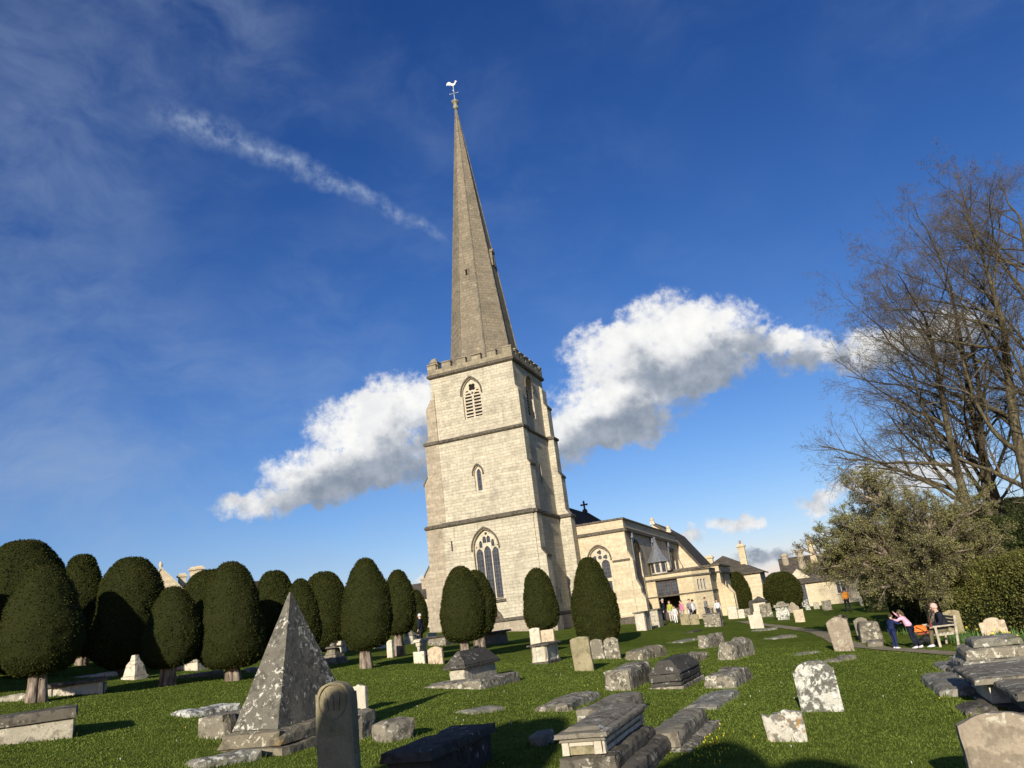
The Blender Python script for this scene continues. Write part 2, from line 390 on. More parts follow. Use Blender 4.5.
# ------------------------------------------------------------------ ground
def gn(x, y): return noise.noise(Vector((x*.22, y*.22, 3.3)))*.035
def gz(x, y): return zg(x, y)+gn(x, y)*min(1, math.hypot(x, y)/8)
def grass_mat():
    m, t, b = new_mat('mown_grass'); tc = t.n('ShaderNodeTexCoord').outputs['Object']
    n1 = t.noise(tc, .35, 4., .6); n2 = t.noise(tc, 3.2, 5., .6); n3 = t.noise(tc, 22., 5., .75)
    col = t.mix(t.smooth(n1, .3, .7), (.1, .132, .022), (.128, .165, .028))
    col = t.mix(t.smooth(n2, .35, .7), t.vm('SCALE', col, sc=.75), t.vm('SCALE', col, sc=1.15))
    col = t.mix(t.m('MULTIPLY', t.smooth(t.noise(tc, 1.1, 5., .7), .55, .7), .55), col, (.15, .14, .04))
    col = t.mix(t.smooth(n3, .3, .7), t.vm('SCALE', col, sc=.75), t.vm('SCALE', col, sc=1.2))
    t.set(b.inputs['Base Color'], col); b.inputs['Roughness'].default_value = 1; b.inputs['Specular IOR Level'].default_value = 0
    bp = t.n('ShaderNodeBump'); bp.inputs['Strength'].default_value = .5; bp.inputs['Distance'].default_value = .03
    t.set(bp.inputs['Height'], t.m('ADD', n3, t.m('MULTIPLY', n2, .6))); t.L.new(bp.outputs[0], b.inputs['Normal']); return m
M['grass'] = grass_mat()
def make_ground():
    n = 300; a = np.sinh(np.linspace(-1, 1, n)*6.2); a = a/a[-1]*1600
    xs = a; ys = a+14
    V = np.zeros((n, n, 3)); 
    for i, x in enumerate(xs):
        for j, y in enumerate(ys): V[i, j] = (x, y, gz(x, y))
    I = np.arange(n*n).reshape(n, n)
    F = np.stack([I[:-1, :-1], I[1:, :-1], I[1:, 1:], I[:-1, 1:]], -1).reshape(-1, 4)
    o = mesh_np('ground', V.reshape(-1, 3), F, M['grass'], smooth=True); tag(o, 'mown churchyard grass falling gently to the right', kind='structure')
make_ground()
def blades():
    rng = np.random.default_rng(4); N = 330000
    az = np.radians(rng.uniform(-37, 37, N)); u = rng.random(N); r = 5.2*(38/5.2)**(u**.85)
    x = r*np.sin(az); y = r*np.cos(az)
    z = np.array([gz(a, b) for a, b in zip(x, y)])
    fade = np.clip((38-r)/12, .05, 1); h = rng.uniform(.014, .034, N)*fade; w = rng.uniform(.0022, .0042, N)*(1+r/8); a = rng.uniform(0, 2*np.pi, N); ln = rng.normal(0, .5, N)*h; lm = rng.normal(0, .5, N)*h
    P = np.stack([x, y, z-.004], -1); d = np.stack([np.cos(a)*w, np.sin(a)*w, np.zeros(N)], -1)
    T = P+np.stack([ln, lm, h], -1)
    V = np.stack([P-d, P+d, T], 1).reshape(-1, 3); F = np.arange(N*3).reshape(-1, 3)
    m, t, b = new_mat('grass_blades'); g = t.n('ShaderNodeNewGeometry').outputs['Random Per Island']; tc = t.n('ShaderNodeTexCoord').outputs['Object']
    c = t.mix(g, (.075, .103, .014), (.155, .195, .036)); c = t.mix(t.smooth(t.noise(tc, .5, 4.), .35, .7), t.vm('SCALE', c, sc=.8), t.vm('SCALE', c, sc=1.1)); t.set(b.inputs['Base Color'], c)
    b.inputs['Roughness'].default_value = .75
    o = mesh_np('grass', V, F, m); tag(o, 'short blades of grass over the near churchyard', 'grass', kind='stuff')
blades()
# tiny yellow and white flowers in the turf
def specks():
    rng = np.random.default_rng(8); mb = {'y': MB(), 'w': MB()}
    for i in range(240):
        if i < 110: c = G(rng.uniform(678, 722), rng.uniform(724, 766)); c.x += rng.normal(0, .15)
        else:
            az = math.radians(rng.uniform(-33, 33)); r = 6.5+18*rng.random(); c = Vector((r*math.sin(az), r*math.cos(az), 0)); c.z = gz(c.x, c.y)
        k = 'y' if i < 170 else 'w'; s = .005+.005*rng.random(); z = c.z+.03
        mb[k].add([(c.x+s*math.cos(a), c.y+s*math.sin(a), z+.004*math.sin(a*2)) for a in (0, 1.26, 2.5, 3.77, 5.03)]+[(c.x, c.y, z-.03)], [(0, 1, 2, 3, 4), (0, 1, 5), (1, 2, 5), (2, 3, 5), (3, 4, 5), (4, 0, 5)])
    tag(mb['y'].build('flowers', flat('celandine_petals', (.75, .6, .05))), 'tiny yellow flowers scattered in the grass', 'flowers', kind='stuff')
    tag(mb['w'].build('daisies', flat('daisy_petals', (.7, .7, .66))), 'tiny white daisies scattered in the grass', 'daisies', kind='stuff')
specks()
def ribbon(name, pts, width, mat, lift=.02):
    """path following the ground: pts world xy list"""
    P = [Vector((p[0], p[1])) for p in pts]; out = []
    for i in range(len(P)-1):
        a, b = P[i], P[i+1]; n = max(2, int((b-a).length/.4))
        p0 = P[max(0, i-1)]; p3 = P[min(len(P)-1, i+2)]
        for k in range(n):
            t = k/n
            out.append(.5*((2*a)+(b-p0)*t+(2*p0-5*a+4*b-p3)*t*t+(-p0+3*a-3*b+p3)*t**3))
    out.append(P[-1]); vs = []; fs = []; m = 5
    for i, p in enumerate(out):
        d = (out[min(i+1, len(out)-1)]-out[max(0, i-1)]).normalized(); nn = Vector((-d.y, d.x))
        for k in range(m):
            w = (k/(m-1)-.5)*width*(1+.12*noise.noise(Vector((p.x*.8, p.y*.8, k))))
            q = p+nn*w; vs.append((q.x, q.y, gz(q.x, q.y)+lift))
    for i in range(len(out)-1):
        for k in range(m-1): fs.append((i*m+k, i*m+k+1, (i+1)*m+k+1, (i+1)*m+k))
    return mesh_np(name, vs, fs, mat, smooth=True)
def path_mat():
    m, t, b = new_mat('trodden_gravel'); tc = t.n('ShaderNodeTexCoord').outputs['Object']
    n = t.noise(tc, 3., 5.); n3 = t.noise(tc, 40., 3., .7)
    t.set(b.inputs['Base Color'], t.mix(t.smooth(t.m('ADD', t.m('MULTIPLY', n, .5), t.m('MULTIPLY', n3, .5)), .35, .65), (.19, .155, .1), (.38, .32, .21))); b.inputs['Specular IOR Level'].default_value = 0; return m
pp = [G(741, 621.5), G(773, 626), G(795, 628.6), G(814, 631.6), G(829, 636), G(842, 642.5), G(856, 646.5), G(880, 648.5), G(908, 650.7), G(940, 653), G(975, 655), G(1060, 656)]
tag(ribbon('path', pp, .85, path_mat()), 'narrow worn gravel path curving through the grass to the bench', kind='structure')
# distant rise and tree line
def hills():
    vs = []; fs = []; n = 90
    for i in range(n+1):
        a = R(-75+150*i/n); r = 900+80*math.sin(i*.7)
        h = 16+8*math.sin(i*.23)+4*math.sin(i*.9+1)
        vs += [(r*math.sin(a), r*math.cos(a), -12), (r*math.sin(a), r*math.cos(a), -6+h*.4), ((r+260)*math.sin(a), (r+260)*math.cos(a), -6+h)]
    for i in range(n): fs += [(3*i, 3*i+3, 3*i+4, 3*i+1), (3*i+1, 3*i+4, 3*i+5, 3*i+2)]
    m, t, b = new_mat('far_fields'); tc = t.n('ShaderNodeTexCoord').outputs['Object']
    t.set(b.inputs['Base Color'], t.mix(t.smooth(t.noise(tc, .012, 5.), .4, .6), (.05, .085, .03), (.1, .14, .05)))
    tag(mesh_np('hills', vs, fs, m, smooth=True), 'far green hills beyond the village', kind='structure')
hills()
# ------------------------------------------------------------------ sun, sky and clouds
SAZ, SEL = 14.4, 18.7   # shadows run 14.4 degrees right of the view, sun 18.7 degrees up behind the camera
sun = bpy.data.lights.new('sun', 'SUN'); sun.energy = 5.0; sun.angle = R(.53); sun.color = (1, .935, .82)
so = bpy.data.objects.new('sun', sun); COL.objects.link(so)
sd = Vector((math.sin(R(SAZ))*math.cos(R(SEL)), math.cos(R(SAZ))*math.cos(R(SEL)), -math.sin(R(SEL))))
so.rotation_euler = sd.to_track_quat('-Z', 'Y').to_euler()
W = bpy.data.worlds.new('World'); scene.world = W; W.use_nodes = True
t = NT(W.node_tree); bg = W.node_tree.nodes['Background']
sky = t.n('ShaderNodeTexSky'); sky.sky_type = 'NISHITA'; sky.sun_disc = False; sky.sun_elevation = R(SEL); sky.sun_rotation = R(180+SAZ)
sky.altitude = 150; sky.air_density = 1.0; sky.dust_density = .35; sky.ozone_density = 3.0
_s = t.n('ShaderNodeSeparateXYZ'); t.L.new(t.vm('MULTIPLY', sky.outputs[0], (.56*.0832, .8*.0832, 1.1*.0832)), _s.inputs[0]); _c = t.n('ShaderNodeCombineXYZ')
for _i, (_k, _g) in enumerate(((4.5, 1.62), (1.64, 1.3), (1.22, 1.06))): t.L.new(t.m('MULTIPLY', t.m('POWER', _s.outputs[_i], _g), _k/.0832), _c.inputs[_i])
skyc = _c.outputs[0]   # a deeper, more saturated grade of the same sky
vec = t.n('ShaderNodeTexCoord').outputs['Generated']
sx = t.n('ShaderNodeSeparateXYZ'); t.L.new(vec, sx.inputs[0])
az = t.m('MULTIPLY', t.m('ARCTAN2', sx.outputs[0], sx.outputs[1]), 57.2958)
el = t.m('MULTIPLY', t.m('ARCSINE', t.m('MAXIMUM', t.m('MINIMUM', sx.outputs[2], 1.), -1.)), 57.2958)
cvn = t.n('ShaderNodeCombineXYZ'); t.L.new(az, cvn.inputs[0]); t.L.new(el, cvn.inputs[1]); AE = cvn.outputs[0]
BL = [(-12.3, 14.4, 4.4, 3.3), (-16.2, 11.8, 3.9, 2.2), (-19.6, 10.0, 3.3, 1.25), (-9.2, 16.6, 3.4, 2.7), (-9.0, 12.2, 5.2, 2.5), (-4.8, 15.4, 4.0, 3.6), (-13.5, 10.9, 4.6, 1.4),
 (7.4, 18.6, 3.9, 2.5), (11.6, 19.2, 4.6, 3.1), (16.0, 18.6, 4.2, 2.6), (6.4, 14.6, 4.6, 3.2), (11.2, 15.4, 5.0, 3.0), (15.4, 15.8, 4.0, 2.2),
 (3.2, 12.3, 4.2, 2.3), (-.8, 12.2, 4.0, 3.2), (8.5, 12.4, 4.4, 1.5), (21.6, 15.6, 2.5, 2.1), (25.4, 14.9, 3.2, 2.1), (30, 14.3, 4.5, 2.8), (19.4, 17.0, 2.6, 1.3),
 (14.8, 4.7, 2.5, 1.0), (20.3, 5.3, 1.6, 1.0), (23.2, 6.3, 3.0, 1.2), (27.5, 5.8, 4.4, 1.4), (11.4, 4.1, 1.3, .9), (17.3, 1.9, 4.2, .9), (-8.35, 3.4, 1.1, .6),
 (48, 12, 9, 4), (-48, 7, 8, 2.5)]
def warp(ae, octs):
    off = None
    for sc_, am, dt in octs:
        nd = t.n('ShaderNodeTexNoise'); t.set(nd.inputs['Vector'], ae); nd.inputs['Scale'].default_value = sc_; nd.inputs['Detail'].default_value = dt; nd.inputs['Roughness'].default_value = .6
        v = t.vm('SCALE', t.vm('SUBTRACT', nd.outputs['Color'], (.5, .5, .5)), sc=am)
        off = v if off is None else t.vm('ADD', off, v)
    return t.vm('MULTIPLY', t.vm('ADD', ae, off), (1, 1, 0))
def dens(p, lst):
    tot = None
    for (a, e, w, h) in lst:
        q = t.vm('MULTIPLY', t.vm('SUBTRACT', p, (a, e, 0)), (1/w, 1/h, 0)); d = t.m('MAXIMUM', t.m('SUBTRACT', 1., t.vm('DOT_PRODUCT', q, q)), 0.)
        tot = d if tot is None else t.m('ADD', tot, d)
    return tot
pw_ = warp(AE, ((.3, 2.0, 1), (.9, 2.0, 5)))
D0 = dens(pw_, BL)
fine = t.noise(AE, 1.3, 7., .65)
A0 = t.m('ADD', D0, t.m('MULTIPLY', t.m('SUBTRACT', fine, .54), t.m('MULTIPLY', t.smooth(D0, 0., .3), 1.45)))
alpha = t.m('MULTIPLY', t.smooth(A0, .02, .95), t.smooth(el, -1., 1.))
D1 = dens(t.vm('ADD', warp(AE, ((.5, 2.0, 3),)), (-1.0, 2.2, 0)), BL[:24])
D2 = dens(t.vm('ADD', AE, (.6, -2.4, 0)), BL[:24])
shade = t.m('ADD', t.m('SUBTRACT', t.m('MINIMUM', D1, 2.2), t.m('MULTIPLY', t.m('MINIMUM', D2, 1.6), .9)), t.m('MULTIPLY', t.m('SUBTRACT', t.noise(AE, .6, 6., .6), .5), 2.2))
shade = t.smooth(shade, -.6, 1.0)
gn_ = t.smooth(t.noise(AE, .5, 6., .6), .3, .7)
ccol = t.mix(shade, t.mix(gn_, (9.3, 9.4, 9.6), (11.2, 11.1, 10.8)), t.mix(gn_, (2.7, 3.3, 4.2), (4.5, 5.0, 5.9)))
# high thin cirrus and an old vapour trail
tr = t.vm('SUBTRACT', AE, (-26.2, 36.2, 0))
L_ = math.hypot(22.4, 8.0); ux, uy = 22.4/L_, -8.0/L_
along = t.vm('DOT_PRODUCT', tr, (ux, uy, 0)); across = t.vm('DOT_PRODUCT', tr, (-uy, ux, 0))
bow = t.m('SUBTRACT', across, t.m('MULTIPLY', t.m('MULTIPLY', along, t.m('SUBTRACT', 23.5, along)), .0085))
wob = t.m('MULTIPLY', t.m('SUBTRACT', t.noise(AE, .45, 7., .6), .5), 1.8)
wid = t.smooth(along, -2, 24, 1.2, .5)
tm = t.m('POWER', t.m('SUBTRACT', 1., t.m('DIVIDE', t.m('ABSOLUTE', t.m('ADD', bow, wob)), t.m('MULTIPLY', wid, 1.25)), clamp=True), 1.3)
tm = t.m('MULTIPLY', tm, t.m('MULTIPLY', t.smooth(along, -2.5, 3.5), t.smooth(t.m('MULTIPLY', along, -1.), -24.8, -21.)))
tm = t.m('MULTIPLY', tm, t.m('MULTIPLY', t.smooth(t.noise(AE, .8, 7., .6), .25, .8), .72))
cw = t.vm('MULTIPLY', warp(AE, ((.09, 7., 2),)), (.07, .13, 1))
ci = t.m('MULTIPLY', t.smooth(t.noise(cw, 1., 7., .62), .36, .78), t.smooth(t.m('MULTIPLY', az, -1.), -6, 26, .25, .8))
ci = t.m('MULTIPLY', ci, t.smooth(t.noise(AE, .05, 2.), .3, .6))
ci = t.m('ADD', t.m('MULTIPLY', ci, .5), t.m('MULTIPLY', t.smooth(t.m('MULTIPLY', az, -1.), 15, 36, 0., .22), t.smooth(t.noise(cw, 2.2, 5., .6), .2, .75)))
base = t.mix(ci, skyc, (4.0, 5.2, 7.2))
base = t.mix(tm, base, (4.7, 5.8, 7.6))
def bgn(c): nd = t.n('ShaderNodeBackground'); t.set(nd.inputs['Color'], c); nd.inputs['Strength'].default_value = .075; return nd.outputs[0]
def mixs(f, a, b): nd = t.n('ShaderNodeMixShader'); t.set(nd.inputs[0], f); t.L.new(a, nd.inputs[1]); t.L.new(b, nd.inputs[2]); return nd.outputs[0]
band = t.m('MULTIPLY', t.m('LESS_THAN', t.m('ABSOLUTE', t.m('SUBTRACT', el, 12.)), 13.), t.m('LESS_THAN', t.m('ABSOLUTE', az), 62.))
high = t.m('MULTIPLY', t.m('GREATER_THAN', el, 1.), t.m('LESS_THAN', el, 70.))
skyb = mixs(high, bgn(skyc), bgn(base))
outer = mixs(band, skyb, mixs(alpha, bgn(base), bgn(ccol)))
out_ = [n_ for n_ in W.node_tree.nodes if n_.type == 'OUTPUT_WORLD'][0]; W.node_tree.nodes.remove(bg); t.L.new(outer, out_.inputs['Surface'])
W.cycles.sampling_method = 'NONE'
# ------------------------------------------------------------------ the church (local x = south, y = east, z from eye level)
d_ = ray(513.5, 358.5); SW = Vector((d_[0], d_[1]))/math.hypot(d_[0], d_[1])*58
church = empty('church', (SW.x, SW.y, 0), -YAW, 'limestone parish church with tall pointed spire, west tower and low porch', 'church')
def W2(m, k): return Vector((SW.x+S2[0]*m+E2[0]*k, SW.y+S2[1]*m+E2[1]*k))
X, Y_, Z = (1, 0, 0), (0, 1, 0), (0, 0, 1)
XC = -3.85
# --- tower body
tb = MB(); GB = -3.2
def stage(x0, x1, y0, y1, z0, z1, wholes=(), sholes=()):
    tb.wall((0, y0, 0), X, (0, -1, 0), [(x0, z0), (x1, z0), (x1, z1), (x0, z1)], wholes, .5)
    tb.wall((x1, 0, 0), Y_, (1, 0, 0), [(y0, z0), (y1, z0), (y1, z1), (y0, z1)], sholes, .5)
    tb.wall((0, y1, 0), X, (0, 1, 0), [(x0, z0), (x1, z0), (x1, z1), (x0, z1)])
    tb.wall((x0, 0, 0), Y_, (-1, 0, 0), [(y0, z0), (y1, z0), (y1, z1), (y0, z1)])
    tb.add([(x0, y0, z1), (x1, y0, z1), (x1, y1, z1), (x0, y1, z1)], [(0, 1, 2, 3)])
ww = arch(-4.15, 1.75, 2.05, 5.55, 7.0, 9); bw_ = arch(-4.0, 15.85, 1.62, 17.95, 19.2, 9); lw = arch(-4.15, 9.95, .68, 11.35, 11.95, 6)
sb = arch(3.55, 15.8, 1.7, 18.3, 19.25, 8); sl = arch(3.5, 10.3, .5, 11.5, 11.95, 6); dr = arch(-4.1, GB, 1.15, .1, .85, 6)
stage(-7.6, -.05, 0.0, 7.6, GB, 7.75, [ww, [(-7.0, 5.72), (-6.88, 5.72), (-6.88, 6.5), (-7.0, 6.5)], dr], [[(4.0, .9), (4.25, .9), (4.25, 2.0), (4.0, 2.0)]])
stage(-7.5, -.15, .1, 7.5, 7.75, 14.4, [lw], [sl])
stage(-7.58, -.22, .17, 7.42, 14.4, 19.98, [bw_], [sb])
tb.build('tower', M['tower'], church)
def ring(mb, x0, x1, y0, y1, z0, z1, p, slope=0.0):
    """moulding round a rectangle, p proud; four mitred bars"""
    a = [(x0-p, y0-p), (x1+p, y0-p), (x1+p, y1+p), (x0-p, y1+p)]; c = [(x0+.02, y0+.02), (x1-.02, y0+.02), (x1-.02, y1-.02), (x0+.02, y1-.02)]
    for i in range(4):
        j = (i+1) % 4
        vs = [(*a[i], z0+p*.5), (*a[j], z0+p*.5), (*c[j], z0-.05), (*c[i], z0-.05), (*a[i], z1-slope), (*a[j], z1-slope), (*c[j], z1), (*c[i], z1)]
        mb.add(vs, [(3, 2, 1, 0), (4, 5, 6, 7), (0, 1, 5, 4)])
def string_part(*a, parent=church):
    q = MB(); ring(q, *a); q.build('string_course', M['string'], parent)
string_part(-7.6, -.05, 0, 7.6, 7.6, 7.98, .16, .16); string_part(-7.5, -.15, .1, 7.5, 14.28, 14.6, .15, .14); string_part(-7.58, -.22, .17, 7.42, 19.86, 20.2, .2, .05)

# --- buttresses, stepped (x outline, z) extruded along y
def steps(sgn, x_in, prof):
    """prof: list of (outer x, z_top of that stage) from the bottom up; sloped weatherings between"""
    pts = [(x_in, GB), (prof[0][0], GB)]
    for i, (xo, zt) in enumerate(prof):
        pts.append((xo, zt))
        if i < len(prof)-1: pts.append((prof[i+1][0], zt+abs(xo-prof[i+1][0])*1.5))
    pts.append((x_in, prof[-1][1]+abs(prof[-1][0]-x_in)*1.6))
    return pts
BN = [(-9.5, 4.15), (-9.05, 7.8), (-8.85, 11.2), (-8.5, 14.4), (-8.15, 17.3)]
BSW = [(.55, 4.4), (.22, 7.8), (.2, 11.4), (.02, 14.4), (.0, 17.5)]
BSE = [(.95, 7.8), (.62, 11.1), (.42, 14.4), (.22, 17.2), (-.02, 18.9)]
for (prof, x_in, y0, y1) in ((BN, -7.3, .06, 1.15), (BN, -7.3, 6.4, 7.52), (BSW, -.3, .12, 1.2), (BSE, -.3, 6.45, 7.57)):
    b_ = MB(); b_.prism(steps(1, x_in, prof), y0, y1, 'y'); o = b_.build('buttress', M['buttress'] if prof is BN else M['tower'], church)
    # weathering slabs on each offset, butted on top of the slope
    sg = -1 if x_in < -5 else 1
    for i in range(len(prof)-1):
        xo, zt = prof[i]; xi = prof[i+1][0]
        if abs(xo-xi) > .12 and zt not in (7.8, 14.4):
            zz = zt+abs(xo-xi)*1.5
            cap = MB(); cap.prism([(xo+sg*.09, zt-.1), (xo+sg*.09, zt+.06), (xi, zz+.14), (xi, zz+.01), (xo, zt+.01), (xo, zt-.1)], y0-.05, y1+.05, 'y'); cap.build('weathering', M['string'], o)
    for zt, p in ((7.62, .13), (14.3, .12)):
        xo = [q[0] for q in prof if q[1] >= zt-.2][0]
        string_part(min(xo, x_in), max(xo, x_in), y0, y1, zt, zt+.33, p, .12, parent=o)
# plinth
string_part(-7.6, -.05, 0, 7.6, .02, .36, .22, .2)
pl = MB(); pl.box(-7.78, .13, -.18, 7.78, GB, .06); pl.box(-9.62, -7.79, -.1, 1.3, GB, .02); pl.box(.14, .75, -.06, 1.36, GB, .02); pl.box(.14, 1.1, 6.3, 7.7, GB, .02)
pl.build('plinth', M['buttress'], church)
# --- parapet with merlons
pa = MB(); p0 = 20.2; p1 = 20.58; p2 = 21.02; o_ = .1; TH = .42
A_ = (-7.58-o_, -.22+o_, .17-o_, 7.42+o_)
pa.box(A_[0], A_[1], A_[2], A_[2]+TH, p0, p1); pa.box(A_[0], A_[1], A_[3]-TH, A_[3], p0, p1)
pa.box(A_[0], A_[0]+TH, A_[2]+TH, A_[3]-TH, p0, p1); pa.box(A_[1]-TH, A_[1], A_[2]+TH, A_[3]-TH, p0, p1)
rn = random.Random(5)
Ln = A_[1]-A_[0]; nm = 6; mw = .78; gap = (Ln-nm*mw)/(nm-1)
for i in range(nm):
    a = A_[0]+i*(mw+gap)
    for (y0, y1) in ((A_[2], A_[2]+TH), (A_[3]-TH, A_[3])):
        pa.box(a, a+mw, y0, y1, p1, p2+rn.uniform(-.03, .03)); pa.box(a-.05, a+mw+.05, y0-.06, y1+.04, p2+.033, p2+.13, .05, .05)
Ln = A_[3]-A_[2]-2*TH-.3; nm = 5; gap = (Ln-nm*mw)/(nm+1)
for i in range(nm):
    a = A_[2]+TH+.15+gap+i*(mw+gap)
    for (x0, x1) in ((A_[0], A_[0]+TH), (A_[1]-TH, A_[1])):
        pa.box(x0, x1, a, a+mw, p1, p2+rn.uniform(-.03, .03)); pa.box(x0-.04, x1+.06, a-.05, a+mw+.05, p2+.033, p2+.13, .05, .05)
pa.build('parapet', M['parapet'], church)
for (cx, cy) in ((A_[0]+.5, A_[2]+.55),):
    q = MB(); q.box(cx-.34, cx+.34, cy-.3, cy+.4, p1-.5, p2+.3); q.prism([(cx-.42, p2+.302), (cx+.42, p2+.302), (cx+.08, p2+.62), (cx-.08, p2+.62)], cy-.36, cy+.46, 'y'); q.ball((cx, cy+.05, p2+.66), .13); q.build('pinnacle', M['parapet'], church)
rf = MB(); rf.box(A_[0]+TH-.02, A_[1]-TH+.02, A_[2]+TH-.02, A_[3]-TH+.02, 19.95, 20.1); rf.build('tower_roof', M['lead'], church)
# --- spire: octagonal, faces towards the compass points, roll mouldings on the arrises
SX, SY = -3.9, 3.8; ST = 47.6; SB = 20.06; RB = 2.85/math.cos(R(22.5))
sp = MB(); n = 8; vs = []; fs = []; rows = 14
for i in range(rows+1):
    z = SB+(ST-SB)*i/rows; r = RB*(1-(z-SB)/(ST+.5-SB))
    for k in range(n): a = R(22.5+45*k); vs.append((SX+r*math.cos(a), SY+r*math.sin(a), z))
for i in range(rows):
    for k in range(n): fs.append((i*n+k, i*n+(k+1) % n, (i+1)*n+(k+1) % n, (i+1)*n+k))
fs.append(tuple(rows*n+k for k in range(n))); sp.add(vs, fs)
spo = sp.build('spire', M['spire'], church)
ar = MB()
for k in range(8):
    a = R(22.5+45*k); ar.tube([(SX+RB*math.cos(a), SY+RB*math.sin(a), SB), (SX+RB*.018*math.cos(a), SY+RB*.018*math.sin(a), ST)], [.085, .04], 6)
ar.build('arris_roll', flat('spire_arris_stone', (.17, .15, .115), .9, 0, .3, 3.), spo)
# small spire lights: gabled opening with dark slit on the west and south faces
def spire_light(z, face):
    r = RB*math.cos(R(22.5))*(1-(z-SB)/(ST+.5-SB)); q = MB(); sl_ = MB()
    if face == 'w':
        y = SY-r; q.box(SX-.2, SX-.1, y-.03, y+.35, z, z+1.0); q.box(SX+.1, SX+.2, y-.03, y+.35, z, z+1.0); q.prism([(SX-.24, z+1.0), (SX+.24, z+1.0), (SX, z+1.3)], y-.05, y+.5, 'y'); sl_.box(SX-.098, SX+.098, y+.05, y+.25, z+.02, z+.99)
    else:
        x = SX+r; q.box(x-.35, x+.12, SY-.3, SY-.14, z, z+1.3); q.box(x-.35, x+.12, SY+.14, SY+.3, z, z+1.3); q.prism([(SY-.36, z+1.3), (SY+.36, z+1.3), (SY, z+1.75)], x-.5, x+.18, 'x'); sl_.box(x-.2, x-.02, SY-.138, SY+.138, z+.02, z+1.29)
    o = q.build('spire_light', M['spire'], church); sl_.build('opening', M['dark'], o)
spire_light(28.6, 'w'); spire_light(30.2, 's')
fn = MB(); fn.lathe([(.13, 47.45), (.24, 47.55), (.27, 47.75), (.16, 47.9), (.2, 48.05), (.37, 48.25), (.36, 48.35), (.14, 48.5), (.06, 48.62)], SX, SY, 8); fn.build('spire_finial', flat('finial_stone', (.3, .28, .2), .9), church)
gold = flat('gilded_metal', (.5, .48, .42), .35, .3, .1)
ro = MB(); ro.tube([(SX, SY, 48.5), (SX, SY, 50.15)], .035, 6)
u_ = Vector((math.cos(R(12)), math.sin(R(12)), 0))
for a in (0, 90):
    v_ = Vector((math.cos(R(a+8)), math.sin(R(a+8)), 0)); ro.tube([Vector((SX, SY, 49.3))-v_*.38, Vector((SX, SY, 49.3))+v_*.38], .022, 5)
    for s_ in (-1, 1): ro.ball(Vector((SX, SY, 49.3))+v_*.4*s_, .055, 6, 4)
ro.build('vane_rod', flat('painted_iron', (.5, .52, .52), .5), church)
ck = [(.42, .52), (.36, .6), (.27, .6), (.22, .5), (.17, .34), (.1, .26), (-.05, .25), (-.2, .33), (-.33, .5), (-.5, .55), (-.68, .45), (-.78, .25), (-.77, .05), (-.66, .18), (-.6, .02), (-.5, .18), (-.44, 0.02), (-.34, .08), (-.2, -.02), (0, -.06), (.16, .02), (.27, .18), (.34, .38), (.47, .43)]
cm = MB(); cm.prism(ck, -.03, .03, 'y'); cm.v = [(v[0]*.85, v[1], v[2]*.85) for v in cm.v]; c_ = cm.build('weathercock', gold, church); c_.location = (SX+.02, SY, 50.2); c_.rotation_euler = (0, 0, R(16))
# --- windows
def window(o, u, nrm, outline, holes, hood, depth, name='window', sill=None, th=.16, tr_mat='trim', glass='glass'):
    w = MB(); w.plate(Vector(o)-Vector(nrm)*depth, u, nrm, outline, holes, th); wo = w.build(name, M[tr_mat], church)
    g = MB(); g.wall(Vector(o)-Vector(nrm)*(depth+th*.6), u, nrm, outline); g.build('glass' if glass == 'glass' else 'backing', M[glass], wo)
    if hood:
        uc, w_, zs, za = hood; A = arch(uc, zs-.12, w_+.1, zs, za+.06, 9)[1:]; B = arch(uc, zs-.12, w_+.3, zs, za+.2, 9)[1:]
        A = A+[(A[-1][0], zs-.12)]; B = B+[(B[-1][0], zs-.12)]
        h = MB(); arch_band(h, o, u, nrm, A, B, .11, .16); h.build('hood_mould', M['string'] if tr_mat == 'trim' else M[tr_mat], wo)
    if sill:
        s_ = MB(); a, b_, z = sill; uu = Vector(u); nn = Vector(nrm)
        P = lambda p, d, zz: Vector(o)+uu*p+nn*d+Vector((0, 0, zz))
        s_.add([P(a, .16, z-.22), P(b_, .16, z-.22), P(b_, -.3, z-.2), P(a, -.3, z-.2), P(a, .16, z-.1), P(b_, .16, z-.1), P(b_, -.4, z+.12), P(a, -.4, z+.12)], [(0, 3, 2, 1), (4, 5, 6, 7), (0, 1, 5, 4), (1, 2, 6, 5), (3, 0, 4, 7), (2, 3, 7, 6)]); s_.build('sill', M['string'], wo)
    return wo
# big west window: three lights under panel tracery
H3 = [arch(-4.15+dx, 1.85, .585, 5.15+(.12 if dx == 0 else 0), 5.6+(.15 if dx == 0 else 0), 5) for dx in (-.66, 0, .66)]
H3 += [arch(-4.15+dx, 5.66, .26, 5.98, 6.2, 4) for dx in (-.5, .5)] + [arch(-4.15+dx, 5.98, .3, 6.3, 6.5, 4) for dx in (-.17, .17)] + [circ(-4.15, 6.68, .12, 6)] + [circ(-4.15-.86, 5.72, .06, 5), circ(-4.15+.86, 5.72, .06, 5)]
window((0, 0, 0), X, (0, -1, 0), ww, H3, (-4.15, 2.05, 5.55, 7.0), .3, 'west_window', (-5.35, -2.95, 1.75))
# west door
dw = MB(); dw.wall((0, .3, 0), X, (0, -1, 0), dr); dwo = dw.build('west_door', M['wood'], church)
hd = MB(); A = arch(-4.1, GB, 1.25, .1, .9, 6)[1:]; B = arch(-4.1, GB, 1.6, .1, 1.15, 6)[1:]; A += [(A[-1][0], GB)]; B += [(B[-1][0], GB)]; arch_band(hd, (0, 0, 0), X, (0, -1, 0), A, B, .1, .15); hd.build('door_arch', M['string'], dwo)
